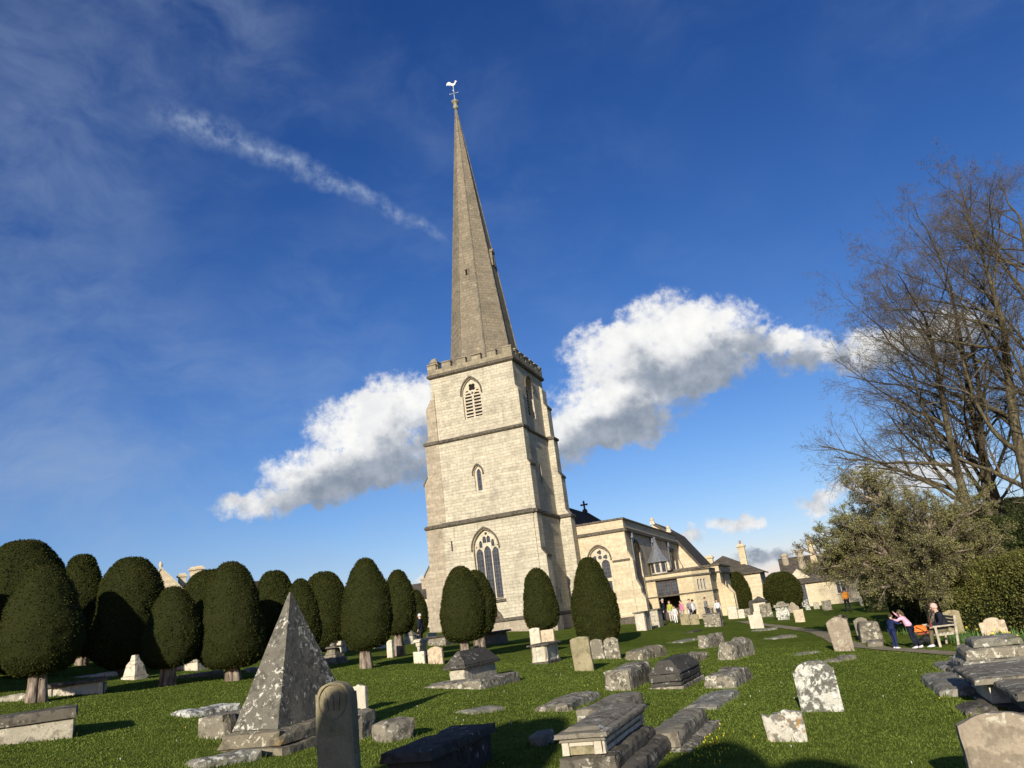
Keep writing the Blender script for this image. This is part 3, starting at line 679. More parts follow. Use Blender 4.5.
# belfry windows: two louvred lights and a quatrefoil
def belfry(o, u, nrm, uc, outl, w_, z0, zs, za, deep=.28):
    HH = [arch(uc+dx, z0+.14, w_*.37, zs-.25, zs+.12, 5) for dx in (-w_*.235, w_*.235)]+[circ(uc, zs+.55, .33, 12, 1)]+[circ(uc-.46, zs+.17, .15, 6), circ(uc+.46, zs+.17, .15, 6), circ(uc, zs+.07, .12, 6)]
    wo = window(o, u, nrm, outl, HH, (uc, w_, zs, za), deep, 'belfry_window', None, .12, 'trim', 'dark')
    lv = MB(); uu = Vector(u).normalized(); nn = Vector(nrm); 
    for dx in (-w_*.235, w_*.235):
        for i in range(8):
            z = z0+.24+i*.275; c = Vector(o)+uu*(uc+dx)-nn*(deep+.02)+Vector((0, 0, z)); a = uu*(w_*.21)
            lv.add([c-a+nn*.05, c+a+nn*.05, c+a-nn*.16+Vector((0, 0, .16)), c-a-nn*.16+Vector((0, 0, .16)), c-a+nn*.05+Vector((0, 0, .07)), c+a+nn*.05+Vector((0, 0, .07)), c+a-nn*.16+Vector((0, 0, .23)), c-a-nn*.16+Vector((0, 0, .23))], [(0, 3, 2, 1), (4, 5, 6, 7), (0, 1, 5, 4), (1, 2, 6, 5), (3, 0, 4, 7), (2, 3, 7, 6)])
    lv.build('louvre', M['trim'], wo)
belfry((0, .17, 0), X, (0, -1, 0), -4.0, bw_, 1.62, 15.85, 17.95, 19.2, .2)
belfry((-.22, 0, 0), Y_, (1, 0, 0), 3.55, sb, 1.7, 15.8, 18.3, 19.25, .34)
window((0, .1, 0), X, (0, -1, 0), lw, [arch(-4.15, 10.02, .36, 11.4, 11.75, 5)], (-4.15, .68, 11.35, 11.95), .15, 'lancet_window', None, .12)
window((-.15, 0, 0), Y_, (1, 0, 0), sl, [arch(3.5, 10.4, .3, 11.5, 11.8, 5)], None, .15, 'lancet_window', None, .12, 'buttress')
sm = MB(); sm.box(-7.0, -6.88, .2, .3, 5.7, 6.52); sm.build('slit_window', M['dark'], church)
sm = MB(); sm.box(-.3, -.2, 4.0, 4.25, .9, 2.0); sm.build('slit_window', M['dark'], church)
# --- nave behind the tower
nv = MB(); nv.box(-8.2, .28, 7.62, 28.9, GB, 7.3); nv.prism([(-8.2, 7.302), (.28, 7.302), (-3.8, 10.35)], 28.5, 28.9, 'y'); nv.build('nave_wall', M['aisle'], church)
nr = MB(); nr.prism([(-8.4, 7.25), (-3.8, 10.6), (.45, 7.25), (.45, 7.05), (-3.8, 10.38), (-8.4, 7.05)], 7.62, 28.48, 'y'); nro = nr.build('nave_roof', M['darkroof'], church)
gc = MB(); gc.prism([(-8.5, 7.35), (-3.8, 10.78), (.55, 7.35), (.55, 7.1), (-3.8, 10.5), (-8.5, 7.1)], 28.49, 29.0, 'y'); gc.build('gable_coping', M['string'], church)
cr = MB(); cx, cy = -3.8, 28.75; cr.box(cx-.28, cx+.28, cy-.2, cy+.2, 10.65, 10.95, .08, .05); cr.box(cx-.09, cx+.09, cy-.08, cy+.08, 10.94, 11.78); cr.box(cx-.32, cx-.091, cy-.08, cy+.08, 11.38, 11.54); cr.box(cx+.091, cx+.32, cy-.08, cy+.08, 11.38, 11.54)
for (dx, dz) in ((-.32, 11.46), (.32, 11.46), (0, 11.8)): cr.ball((cx+dx, cy, dz), .12, 8, 5)
cr.build('gable_cross', M['darks'], church)
# --- south aisle
AM = 4.9; K0, K1 = 7.75, 33.2
aw = MB(); wA = arch(2.5, -.4, 1.75, 3.95, 4.98, 8); s1 = arch(11.35, .1, 2.3, 4.1, 5.25, 8); s2 = arch(28.9, .6, 2.5, 4.0, 5.2, 8); s3 = arch(20.2, 1.0, 2.4, 4.0, 5.2, 8)
aw.wall((0, K0, 0), X, (0, -1, 0), [(-.2, GB), (AM, GB), (AM, 6.9), (-.2, 6.9)], [wA], .45)
aw.wall((AM, 0, 0), Y_, (1, 0, 0), [(K0, GB), (K1, GB), (K1, 6.9), (K0, 6.9)], [s1, s2, s3], .5)
aw.wall((0, K1, 0), X, (0, 1, 0), [(-.2, GB), (AM, GB), (AM, 6.9), (-.2, 6.9)]); aw.wall((-.2, 0, 0), Y_, (-1, 0, 0), [(K0, 6), (K1, 6), (K1, 6.9), (K0, 6.9)])
aw.add([(-.2, K0+.3, 6.55), (AM-.3, K0+.3, 6.55), (AM-.3, K1-.3, 6.55), (-.2, K1-.3, 6.55)], [(0, 1, 2, 3)])
aw.wall((0, K0+.3, 0), X, (0, 1, 0), [(-.2, 6.5), (AM-.3, 6.5), (AM-.3, 6.9), (-.2, 6.9)]); aw.wall((AM-.3, 0, 0), Y_, (-1, 0, 0), [(K0+.3, 6.5), (K1, 6.5), (K1, 6.9), (K0+.3, 6.9)])
aw.build('aisle_wall', M['aisle'], church)
ac = MB()
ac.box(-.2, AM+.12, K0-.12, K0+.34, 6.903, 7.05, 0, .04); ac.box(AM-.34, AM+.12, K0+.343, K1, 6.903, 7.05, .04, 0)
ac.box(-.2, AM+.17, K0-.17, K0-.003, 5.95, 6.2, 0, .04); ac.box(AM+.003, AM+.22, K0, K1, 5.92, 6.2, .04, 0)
ac.box(-.2, 1.45, K0-.1, K0-.003, 3.6, 3.75); ac.box(3.55, AM+.1, K0-.1, K0-.003, 3.6, 3.75)
ac.build('aisle_cornice', M['string'], church)
ap = MB(); ap.box(-.2, AM+.14, K0-.14, K0-.004, GB, -.72); ap.box(AM+.004, AM+.14, K0, K1, GB, -.75); ap.build('aisle_plinth', M['string'], church)
HA = [arch(2.5+dx, 2.45, .68, 3.55, 3.92, 5) for dx in (-.4, .4)]+[[(2.5+dx-.3, -.3), (2.5+dx+.3, -.3), (2.5+dx+.3, 2.2), (2.5+dx-.3, 2.2)] for dx in (-.4, .4)]+[circ(2.5+dx, 4.14, .2, 9, 1) for dx in (-.46, .46)]+[circ(2.5, 4.56, .2, 9, 1), circ(2.5, 4.15, .17, 8)]
window((0, K0, 0), X, (0, -1, 0), wA, HA, (2.5, 1.75, 3.95, 4.98), .25, 'aisle_window')
for (uc, z0) in ((11.35, .1), (28.9, .6), (20.2, 1.0)):
    w_ = 2.3 if uc < 12 else 2.45; ol = {11.35: s1, 28.9: s2, 20.2: s3}[uc]
    hs = [arch(uc+dx, z0+.12, w_*.285, 3.75, 4.08, 5) for dx in (-w_*.32, 0, w_*.32)]+[circ(uc+dx, 4.42, .25, 9, 1) for dx in (-.38, .38)]+[circ(uc, 4.85, .17, 8)]
    window((AM, 0, 0), Y_, (1, 0, 0), ol, hs, (uc, w_, 4.05, 5.22), .38, 'aisle_window', (uc-w_/2-.1, uc+w_/2+.1, z0))
for k_ in (K0+.02, 24.2, 32.0):
    b_ = MB(); pr = [(4.91, GB), (5.75, GB), (5.75, .55), (5.5, 1.0), (5.5, 1.4), (5.22, 2.1), (5.22, 3.6), (4.91, 4.35)]; b_.prism(pr, k_, k_+.75, 'y'); b_.build('buttress', M['aisle'], church)
dp = []
for k_ in (9.55, 18.0, 26.4):
    b_ = MB(); b_.box(AM+.005, AM+.3, k_-.2, k_+.2, 5.45, 5.85, 0, 0); b_.tube([(AM+.1, k_, 5.45), (AM+.1, k_, -1.0)], .05, 8); b_.build('downpipe', M['lead'], church)
# --- chapel east of the aisle: raking roof, two ball finials
cp = MB(); cp.prism([(.5, GB), (6.95, GB), (6.95, 3.2), (5.0, 6.0), (4.2, 7.2), (2.6, 8.5), (.5, 7.0)], K1+.01, 44, 'y'); cp.build('chapel', M['aisle'], church)
cp = MB(); cp.prism([(7.25, 2.9), (7.25, 3.2), (5.1, 6.35), (4.3, 7.55), (2.6, 8.85), (2.3, 8.7), (2.6, 8.55), (4.2, 7.24), (5.02, 6.04), (7.0, 3.2)], K1-.15, 44.1, 'y'); cp.build('chapel_roof', M['roof'], church)
for (m_, z_) in ((2.6, 8.8), (4.25, 7.65)):
    b_ = MB(); b_.box(m_-.3, m_+.3, K1-.2, K1+.3, z_-.25, z_+.15, .08, .08); b_.ball((m_, K1+.05, z_+.32), .24, 10, 6); b_.build('ball_finial', M['trim'], church)
# --- porch: canted block with flat leaded roof
PZ = -2.6; C1 = (8.88, 12.9); C2 = (10.18, 14.2)
po = MB(); PT = 2.3
po.wall((0, 12.9, 0), X, (0, -1, 0), [(AM+.01, PZ), (8.88, PZ), (8.88, PT), (AM+.01, PT)], [[(5.72, PZ+.01), (7.58, PZ+.01), (7.58, 1.82), (5.72, 1.82)]], .5)
cd = Vector((1, 1, 0)).normalized(); cn = Vector((1, -1, 0)).normalized()
po.wall((8.88, 12.9, 0), cd, cn, [(0, PZ), (1.838, PZ), (1.838, PT), (0, PT)], [[(.4+i*.33, .68), (.66+i*.33, .68), (.66+i*.33, 1.55), (.4+i*.33, 1.55)] for i in range(3)], .25)
po.wall((10.18, 0, 0), Y_, (1, 0, 0), [(14.2, PZ), (18, PZ), (18, PT), (14.2, PT)])
po.build('porch_wall', M['porch'], church)
pr = MB(); pr.prism([(AM+.01, 13.15), (8.8, 13.15), (9.95, 14.3), (9.95, 18), (AM+.01, 18)], 2.05, 2.12, 'z')
pr.build('porch_roof', M['lead'], church)
pc = MB()
def canted(off, z0, z1, inn=-.25):
    a = [(AM+.01, 12.9-off), (8.88+off*.41, 12.9-off), (10.18+off, 14.2-off*.41), (10.18+off, 18)]; b = [(AM+.01, 12.9-inn), (8.88+inn*.41, 12.9-inn), (10.18+inn, 14.2-inn*.41), (10.18+inn, 18)]
    for i in range(3): pc.prism([a[i], a[i+1], b[i+1], b[i]], z0, z1, 'z')
canted(.1, 2.303, 2.42); canted(.16, 1.86, 2.0, .004-.002); canted(.05, .46, .58, -.0)
pc.build('porch_cornice', M['string'], church)
pi = MB(); pi.box(5.3, 8.6, 15.8, 15.9, PZ, 2.0); pi.box(5.3, 8.6, 13.4, 15.8, 1.9, 2.0); pi.build('porch_interior', M['wood'], church)
pw = MB(); pw.box(5.722, 7.578, 13.08, 13.2, .42, .62)
for i in range(4): a = 5.722+i*.6187-.0; pw.box(max(5.722, a-.05), min(7.578, a+.05), 13.1, 13.18, .621, 1.72)
pw.box(5.722, 7.578, 13.08, 13.2, 1.721, 1.818); pwo = pw.build('porch_screen', M['wood'], church)
pg = MB(); pg.box(5.73, 7.57, 13.125, 13.14, .63, 1.71); pg.build('glass', M['glass'], pwo)
pg = MB(); pg.wall(Vector((8.88, 12.9, 0))-cn*.2, cd, cn, [(.35, .6), (1.5, .6), (1.5, 1.6), (.35, 1.6)]); q = MB()
for i in range(4):
    a = .315+i*.33; P_ = Vector((8.88, 12.9, 0))+cd*a
    q.add([P_+cn*.01+Vector((0, 0, .62)), P_+cd*.1+cn*.01+Vector((0, 0, .62)), P_+cd*.1+cn*.01+Vector((0, 0, 1.6)), P_+cn*.01+Vector((0, 0, 1.6)), P_-cn*.2+Vector((0, 0, .62)), P_+cd*.1-cn*.2+Vector((0, 0, .62)), P_+cd*.1-cn*.2+Vector((0, 0, 1.6)), P_-cn*.2+Vector((0, 0, 1.6))], [(0, 1, 2, 3), (0, 4, 5, 1), (1, 5, 6, 2), (2, 6, 7, 3), (3, 7, 4, 0)])
qo = q.build('mullioned_window', M['pale'], church); pg.build('glass', M['dark'], qo)
# lead-roofed lantern on the porch roof
tx, ty = 5.78, 15.5
q = MB(); q.lathe([(.8, 2.1), (.8, 2.45), (.74, 2.46), (.74, 3.5), (.8, 3.52)], tx, ty, 8, R(22.5)); tw_ = q.build('lantern', M['pale'], church)
q = MB(); q.lathe([(1.08, 3.48), (1.05, 3.56), (.72, 4.0), (.42, 4.5), (.2, 5.05), (.1, 5.35)], tx, ty, 8, R(22.5)); q.build('lantern_roof', M['lead'], tw_)
q = MB(); q.lathe([(.08, 5.3), (.15, 5.4), (.07, 5.5), (.13, 5.62), (.03, 5.75)], tx, ty, 8); q.build('finial', M['lead'], tw_)
q = MB()
for k in range(8):
    a = R(45*k); c = Vector((tx+.7*math.cos(a), ty+.7*math.sin(a), 0)); tg = Vector((-math.sin(a), math.cos(a), 0)); nn = Vector((math.cos(a), math.sin(a), 0))
    A4 = [c-tg*.19+nn*.005+Vector((0, 0, 2.6)), c+tg*.19+nn*.005+Vector((0, 0, 2.6)), c+tg*.19+nn*.005+Vector((0, 0, 3.4)), c-tg*.19+nn*.005+Vector((0, 0, 3.4))]
    q.add(A4+[p-nn*.06 for p in A4], [(0, 1, 2, 3), (0, 4, 5, 1), (1, 5, 6, 2), (2, 6, 7, 3), (3, 7, 4, 0)])
q.build('glass', M['glass'], tw_)
# --- vestry block east of the porch
VM, V0, V1 = 10.6, 18.01, 27.6
q = MB(); hw = [arch(20.8, .35, 1.5, 1.3, 1.8, 5)]
q.wall((0, V0, 0), X, (0, -1, 0), [(AM+.01, PZ), (VM, PZ), (VM, 2.62), (AM+.01, 2.62)]); q.wall((VM, 0, 0), Y_, (1, 0, 0), [(V0, PZ), (V1, PZ), (V1, 2.5), (V0, 2.62)], hw, .35)
q.wall((0, V1, 0), X, (0, 1, 0), [(AM+.01, PZ), (VM, PZ), (VM, 2.5), (AM+.01, 2.62)]); q.add([(AM+.01, V0, 2.3), (VM, V0, 2.3), (VM, V1, 2.3), (AM+.01, V1, 2.3)], [(0, 1, 2, 3)]); q.build('vestry_wall', M['porch'], church)
q = MB(); q.box(AM+.01, VM+.14, V0-.14, V0+.25, 2.62, 2.78, .0, .03); q.box(VM-.25, VM+.14, V0+.253, V1, 2.62, 2.78, .03, 0); q.box(AM+.01, VM+.1, V0-.1, V0-.003, 1.98, 2.12); q.box(VM+.003, VM+.16, V0, V1, 1.95, 2.12)
q.build('vestry_cornice', M['string'], church)
hs = [arch(20.8+dx, .42, .38, 1.2, 1.5, 4) for dx in (-.45, 0, .45)]; window((VM, 0, 0), Y_, (1, 0, 0), hw[0], hs, None, .2, 'vestry_window', (19.9, 21.7, .35))
for k_ in (V0+.05, 23.2):
    b_ = MB(); b_.prism([(VM+.005, PZ), (VM+.85, PZ), (VM+.85, .1), (VM+.005, 1.1)] if k_ < 20 else [(VM+.005, PZ), (VM+.5, PZ), (VM+.5, .1), (VM+.005, 1.0)], k_, k_+.8, 'y'); b_.build('buttress', M['porch'], church)
# east chancel so the church goes on
q = MB(); q.box(-7.6, .4, 29.02, 44, GB, 6.4); q.prism([(-7.7, 6.405), (.5, 6.405), (-3.6, 9.3)], 29.02, 44, 'y'); q.build('chancel', M['aisle'], church)
# ------------------------------------------------------------------ houses
def house_root(name, x, y, rz, label): return empty(name, (x, y, zg(x, y)), rz, label, 'house')
def chimney(parent, x, y, z0, z1, w=.75, d=.75, pots=1, mat='porch'):
    q = MB(); q.box(x-w/2-.08, x+w/2+.08, y-d/2-.08, y+d/2+.08, z0, z0+.5, .05, .05); q.box(x-w/2, x+w/2, y-d/2, y+d/2, z0+.5, z1-.35); q.box(x-w/2-.12, x+w/2+.12, y-d/2-.12, y+d/2+.12, z1-.35, z1-.2, -.03, -.03); q.box(x-w/2-.05, x+w/2+.05, y-d/2-.05, y+d/2+.05, z1-.2, z1, .1, .1)
    o = q.build('chimney', M[mat], parent)
    for i in range(pots):
        p = MB(); p.lathe([(.13, 0), (.12, .35), (.15, .4), (.11, .42)], 0, 0, 8); p.build('chimney_pot', flat('clay_pot', (.35, .2, .12)), o, loc=(x+(i-(pots-1)/2)*.35, y, z1))
def sash(parent, o, u, nrm, uc, z0, w, h, nx=2):
    q = MB(); Pp = lambda a, z, d: Vector(o)+Vector(u)*a+Vector(nrm)*d+Vector((0, 0, z))
    def bar(a0, a1, z0_, z1_, d0, d1): q.add([Pp(a0, z0_, d0), Pp(a1, z0_, d0), Pp(a1, z1_, d0), Pp(a0, z1_, d0), Pp(a0, z0_, d1), Pp(a1, z0_, d1), Pp(a1, z1_, d1), Pp(a0, z1_, d1)], [(0, 1, 2, 3), (7, 6, 5, 4), (0, 4, 5, 1), (1, 5, 6, 2), (2, 6, 7, 3), (3, 7, 4, 0)])
    bar(uc-w/2-.12, uc-w/2, z0-.1, z0+h+.15, .06, -.1); bar(uc+w/2, uc+w/2+.12, z0-.1, z0+h+.15, .06, -.1); bar(uc-w/2, uc+w/2, z0+h, z0+h+.15, .06, -.1); bar(uc-w/2-.16, uc+w/2+.16, z0-.22, z0-.1, .12, -.1)
    for i in range(1, nx): bar(uc-w/2+w*i/nx-.05, uc-w/2+w*i/nx+.05, z0, z0+h, .03, -.1)
    wo = q.build('window', M['pale'], parent)
    q = MB(); q.add([Pp(uc-w/2, z0-.1, .004), Pp(uc+w/2, z0-.1, .004), Pp(uc+w/2, z0+h, .004), Pp(uc-w/2, z0+h, .004)], [(0, 1, 2, 3)]); q.build('pane', M['glass'], wo)
# house A: hipped stone-tiled roof beside the porch. local x along south
hA = at_r(768, 606, 95); zb = zg(hA.x, hA.y)
A = empty('house', (hA.x, hA.y, -2.2), -YAW, 'cream stone house with hipped brown roof just right of the church porch', 'house')
# west wall runs from x=-8 to 0, at y=0; eaves world z 2.2 -> local 4.4
q = MB(); q.box(-8.0, -.15, 0, 9, -1.5, 4.35, .0, 0); q.build('wall', M['house'], A)
q = MB(); q.add([(-8.4, -.35, 4.35), (.2, -.35, 4.35), (.2, 9.4, 4.35), (-8.4, 9.4, 4.35), (-4.2, 3.2, 6.75), (-4.2, 6.2, 6.75)], [(0, 3, 2, 1), (0, 1, 4), (1, 2, 5, 4), (2, 3, 5), (3, 0, 4, 5)]); ra = q.build('roof', M['roof'], A)
q = MB(); q.box(-8.5, .3, -.45, -.36, 4.2, 4.34); q.box(.21, .3, -.36, 9.4, 4.2, 4.34); q.build('gutter', M['string'], A)
chimney(A, -1.75, 1.6, 4.4, 7.7, .75, .8, 1); chimney(A, -6.1, 5.6, 5.3, 7.1, .8, .8, 0)
sash(A, (0, 0, 0), X, (0, -1, 0), -5.9, 1.2, 1.0, 1.5)
# house B: long low stone house half hidden by the thorn tree
hB = at_r(801, 598, 85)
Bh = empty('house', (hB.x, hB.y, -2.35), -R(17), 'low stone cottage with dark roof and round chimneys behind the round yew', 'house')
q = MB(); q.wall((0, 0, 0), X, (0, -1, 0), [(-.3, -1.5), (6.6, -1.5), (6.6, 3.0), (3.9, 3.0), (-.3, 2.9)]); q.wall((-.3, 0, 0), Y_, (-1, 0, 0), [(0, -1.5), (7, -1.5), (7, 2.9), (3.4, 5.1), (0, 2.9)]); q.wall((6.6, 0, 0), Y_, (1, 0, 0), [(0, -1.5), (7, -1.5), (7, 2.9), (3.4, 5.1), (0, 2.9)]); q.wall((0, 7, 0), X, (0, 1, 0), [(-.3, -1.5), (6.6, -1.5), (6.6, 2.9), (-.3, 2.9)]); q.build('wall', M['house'], Bh)
q = MB(); q.prism([(-.35, 2.7), (3.4, 5.3), (7.3, 2.7), (7.3, 2.5), (3.4, 5.1), (-.35, 2.5)], -1.4, 6.8, 'x'); q.build('roof', M['roof'], Bh)
q = MB(); q.prism([(-.9, 3.02), (1.3, 3.02), (.2, 4.0)], -.1, 2.2, 'y'); q.build('dormer', M['trim'], Bh)
for (x, z1_) in ((-.7, 5.75), (.85, 5.9)):
    q = MB(); q.lathe([(.42, 3.9), (.36, 4.1), (.34, z1_-.3), (.44, z1_-.28), (.44, z1_-.12), (.3, z1_)], x, 1.8 if x > 0 else 2.6, 12); q.build('chimney', M['buttress'], Bh)
chimney(Bh, 2.1, 2.4, 3.9, 6.7, .6, .6, 1)
sash(Bh, (0, 0, 0), X, (0, -1, 0), 3.9, 1.3, .75, 1.0); sash(Bh, (0, 0, 0), X, (0, -1, 0), .35, .5, .6, 1.9, 1)
# house C: gabled manor behind the yews on the left
gC = at_r(161, 572, 80)
Ch = empty('manor_house', (gC.x, gC.y, 0), R(32)-YAW*0, 'pale stone gabled manor with tall paired chimneys rising behind the left yews', 'house')
ZG = at_h(161, 569, gC)
q = MB(); q.prism([(-4.2, -2), (4.2, -2), (4.2, ZG-4.3), (2.6, ZG-3.0), (1.2, ZG-1.35), (0, ZG), (-1.2, ZG-1.35), (-2.6, ZG-3.0), (-4.2, ZG-4.3)], 0, .5, 'y'); q.box(-4.0, 12, .51, 8, -2, ZG-4.4); q.build('wall', M['house'], Ch)
q = MB(); q.prism([(-4.4, ZG-4.5), (4.4, ZG-4.5), (0, ZG-.5)], .52, 8, 'y'); q.prism([(0.9, ZG-4.38), (8.0, ZG-4.38), (4.4, ZG-1.4)], 1.0, 12.4, 'x'); q.build('roof', M['darkroof'], Ch)
q = MB(); cpn = [(4.4, ZG-4.2), (2.7, ZG-2.8), (1.25, ZG-1.15), (0, ZG+.2)]; inn = [(4.2, ZG-4.35), (2.6, ZG-2.99), (1.2, ZG-1.34), (0, ZG+.01)]
q.prism(cpn+inn[::-1], -.1, .6, 'y'); q.prism([(-p[0], p[1]) for p in cpn]+[(-p[0], p[1]) for p in inn[::-1]], -.1, .6, 'y'); q.lathe([(.12, ZG+.15), (.2, ZG+.4), (.08, ZG+.7)], 0, .25, 8); q.build('gable_coping', M['trim'], Ch)
def loc_of(root, px, py, r):  # world point at distance r -> local x, and height
    p = at_r(px, py, r); l = root.matrix_basis.inverted() @ p; return l
for (pa_, pb_, n_) in (((182, 573.5), (182, 586), 1), ((193.6, 567), (193.6, 580), 1), ((199.3, 566), (199.3, 580), 1)):
    l = loc_of(Ch, *pa_, 82); chimney(Ch, l.x, l.y, l.z-2.4, l.z, .62 if n_ else .8, .62, 0, 'house')
# house D: roofs far behind, left of the tower
pD = at_r(418, 590, 97); Dh = empty('cottage', (pD.x, pD.y, 0), -YAW, 'small grey roofed cottage glimpsed between the yews and the tower', 'house')
q = MB(); q.box(-5, 4.5, 0, 7, -1, pD.z-1.0); q.build('wall', M['house'], Dh)
q = MB(); q.prism([(-.3, pD.z-1.1), (7.3, pD.z-1.1), (3.5, pD.z+1.0)], -5.3, 4.8, 'x'); q.build('roof', M['roof'], Dh)
chimney(Dh, -.1, 2.2, pD.z-.5, pD.z+1.55, .7, .6, 0, 'buttress')
# ------------------------------------------------------------------ clipped yews
def yew(label, cx_px, base_y, crown, seed, base_px=None, a=.6, b_=.43, trunk_r=.2, r_at=None, depth=1.0, low=None, name='clipped_yew', group='clipped yews in the churchyard', squash=1.0, cut=.0):
    """crown = (left px, right px, top y, bottom y); base pixel gives the ground point unless r_at sets the distance"""
    if r_at is None: c = G(base_px or cx_px, base_y)
    else: c = at_r(base_px or cx_px, base_y, r_at); c.z = gz(c.x, c.y)
    l, r_, ty, by = crown; v = np.array([c.x, c.y]); u = np.array([c.y, -c.x])/np.hypot(c.x, c.y)
    ym = by-(by-ty)*.35
    kl, _ = hit(l, ym, v, u); kr, _ = hit(r_, ym, v, u)
    rad = (kr-kl)/2; off = (kl+kr)/2
    zt = at_h((l+r_)/2, ty, c)-c.z; zb_ = at_h((l+r_)/2, by, c)-c.z
    zb_ = max(zb_, .02) if low is None else low
    root = empty(name, (c.x, c.y, c.z), random.Random(seed).uniform(0, 6.28), label, 'tree', group)
    root.rotation_euler.z = math.atan2(-c.x, c.y)
    rng = np.random.default_rng(seed)
    # crown surface: clipped dome, pinched below
    nu, nv = 72, 56; V = []
    def prof(tt): return max(0., math.sin(math.pi*min(1, max(0, tt))**a))**b_
    mx = max(prof(i/100) for i in range(101))
    lean = off; sd = Vector((seed*3.7, seed*1.3, 2.1))
    def surf(tt, ang):
        p = prof(tt)/mx*rad; z = zb_+(zt-zb_)*(tt if not cut else 1-(1-tt)**(1+cut))
        q = Vector((p*math.cos(ang), p*math.sin(ang)*depth, z))
        nn = noise.noise(q*.75+sd)*.12+noise.noise(q*2.1+sd)*.06+noise.noise(q*5+sd)*.03+noise.noise(q*11+sd)*.014
        k = 1+nn*(1.1 if tt < .95 else .4)
        return Vector((q.x*k+lean*min(1, tt*1.6+.2), q.y*k, z+noise.noise(q*1.5+sd)*.05*(1-tt)))
    for i in range(nv+1):
        tt = .5-.5*math.cos(math.pi*i/nv)
        for j in range(nu): V.append(surf(tt, 2*math.pi*j/nu))
    F = [(i*nu+j, i*nu+(j+1) % nu, (i+1)*nu+(j+1) % nu, (i+1)*nu+j) for i in range(nv) for j in range(nu)]
    core = mesh_np('crown', [tuple(v_) for v_ in V], F, M['yewcore'], root, True)
    # clipped tips all over the surface
    dist = math.hypot(c.x, c.y); N = int(min(30000, 19000*(rad*2*(zt-zb_))/6)); 
    tt = rng.random(N); an = rng.random(N)*2*math.pi
    P = np.array([surf(x, y) for x, y in zip(tt, an)]); ctr = np.array([lean*.6, 0, (zt+zb_)/2])
    nrm = P-ctr; nrm[:, 2] *= (2*rad/(zt-zb_+.01))**2; nrm /= np.linalg.norm(nrm, axis=1)[:, None]+1e-6
    s = rng.uniform(.015, .032, N)*max(.8, dist/26)
    t1 = np.cross(nrm, rng.normal(size=(N, 3))); t1 /= np.linalg.norm(t1, axis=1)[:, None]
    up = nrm*.7+rng.normal(size=(N, 3))*.75; up /= np.linalg.norm(up, axis=1)[:, None]
    P = P+nrm*rng.normal(0, .012, N)[:, None]
    T = np.stack([P-t1*s[:, None]*.7, P+t1*s[:, None]*.7, P+up*s[:, None]*1.7], 1).reshape(-1, 3)
    o = mesh_np('foliage', T, np.arange(N*3).reshape(-1, 3), M['yew'], core)
    if zb_ > .12:
        tb_ = MB(); pr = random.Random(seed)
        z1 = zb_+.35
        for k in range(5):
            ag = k*1.257+pr.random(); rr = trunk_r*.5
            tb_.tube([(rr*1.25*math.cos(ag), rr*1.25*math.sin(ag), -.25), (rr*math.cos(ag), rr*math.sin(ag), z1*.35), (rr*.85*math.cos(ag+.2), rr*.85*math.sin(ag+.2), z1*.7), (rr*1.2*math.cos(ag+.3)+lean*.3, rr*1.2*math.sin(ag+.3), z1+.25)], [trunk_r*.8, trunk_r*.6, trunk_r*.52, trunk_r*.5], 7)
        tb_.build('trunk', M['yewbark'], root, True)

    return root
Y = yew
Y('broad low domed yew cut off by the left edge, behind a nearer pointed yew', 26, 688, (-32, 66, 541, 690), 1, a=.8, b_=.34, r_at=30, low=.1)
Y('large egg shaped clipped yew with pale trunk beside the carved chest tomb far left', 40, 702, (-3, 83, 565, 674), 2, base_px=36)
Y('flat topped dark yew squeezed between two larger crowns far left', 81, 680, (54, 104, 555, 680), 3, a=.8, b_=.34, r_at=34, low=.3)
Y('wide round yew mostly in deep shade with a stepped white monument at its foot', 128, 672, (93, 166, 558, 668), 4, base_px=124, a=.8, b_=.34, r_at=29.5)
Y('small round egg shaped yew on pale trunk, in front of the manor gable', 172, 685.5, (143, 202, 587, 667), 5, base_px=168)
Y('olive domed yew showing above and behind the tallest left yew', 208, 668, (178, 242, 570, 668), 6, a=.8, b_=.34, r_at=34, low=.2)
Y('tall egg shaped yew on ribbed trunk just left of the stone pyramid', 230, 681, (196, 265, 562, 669), 7, base_px=233)
Y('rounded yew behind, between the tall egg shaped yew and the pyramid tip', 277, 664, (253, 297, 571, 662), 8, a=.8, b_=.34, r_at=38, low=.2)
Y('narrow conical yew rising directly behind the tip of the pyramid', 303, 664, (283, 321, 579, 662), 9, r_at=33, low=.3)
Y('broad round yew shading its right half, right of the pyramid tip', 326, 655, (302, 349, 572, 650), 10, a=.8, b_=.34, r_at=38)
Y('slender tall egg yew standing alone on reddish trunk right of the pyramid', 367, 662, (343, 393, 558, 649), 11, base_px=366, trunk_r=.19, r_at=27.2)
Y('sloping egg yew with thick ribbed trunk, left of the tower', 398, 658, (383, 417, 570, 634), 12, base_px=400, r_at=33)
Y('dark little yew just touching the left edge of the tower', 419, 642, (406, 428, 590, 634), 13, a=.7, r_at=45)
Y('full egg shaped yew in front of the tower left of its big window', 463, 652, (441, 487, 566, 641), 14, base_px=465.5, r_at=30.5, trunk_r=.18)
Y('narrow yew half hidden behind another, below the big tower window', 481, 647, (462, 496, 570, 636), 15, base_px=480, a=.7, r_at=37, trunk_r=.25)
Y('smaller egg yew standing over pale upright stones by the tower corner', 540, 650, (523, 558, 568, 630), 16, base_px=546, r_at=36)
Y('dense dark yew reaching the grass in front of the aisle window', 594, 633, (572, 616, 557, 633), 17, base_px=599, a=.56, b_=.4, r_at=38, low=.0)
Y('leaning dark yew column against the far house beside the vestry', 741, 606, (728, 751, 572, 609), 18, base_px=744, a=.75, b_=.4, r_at=82, low=0)
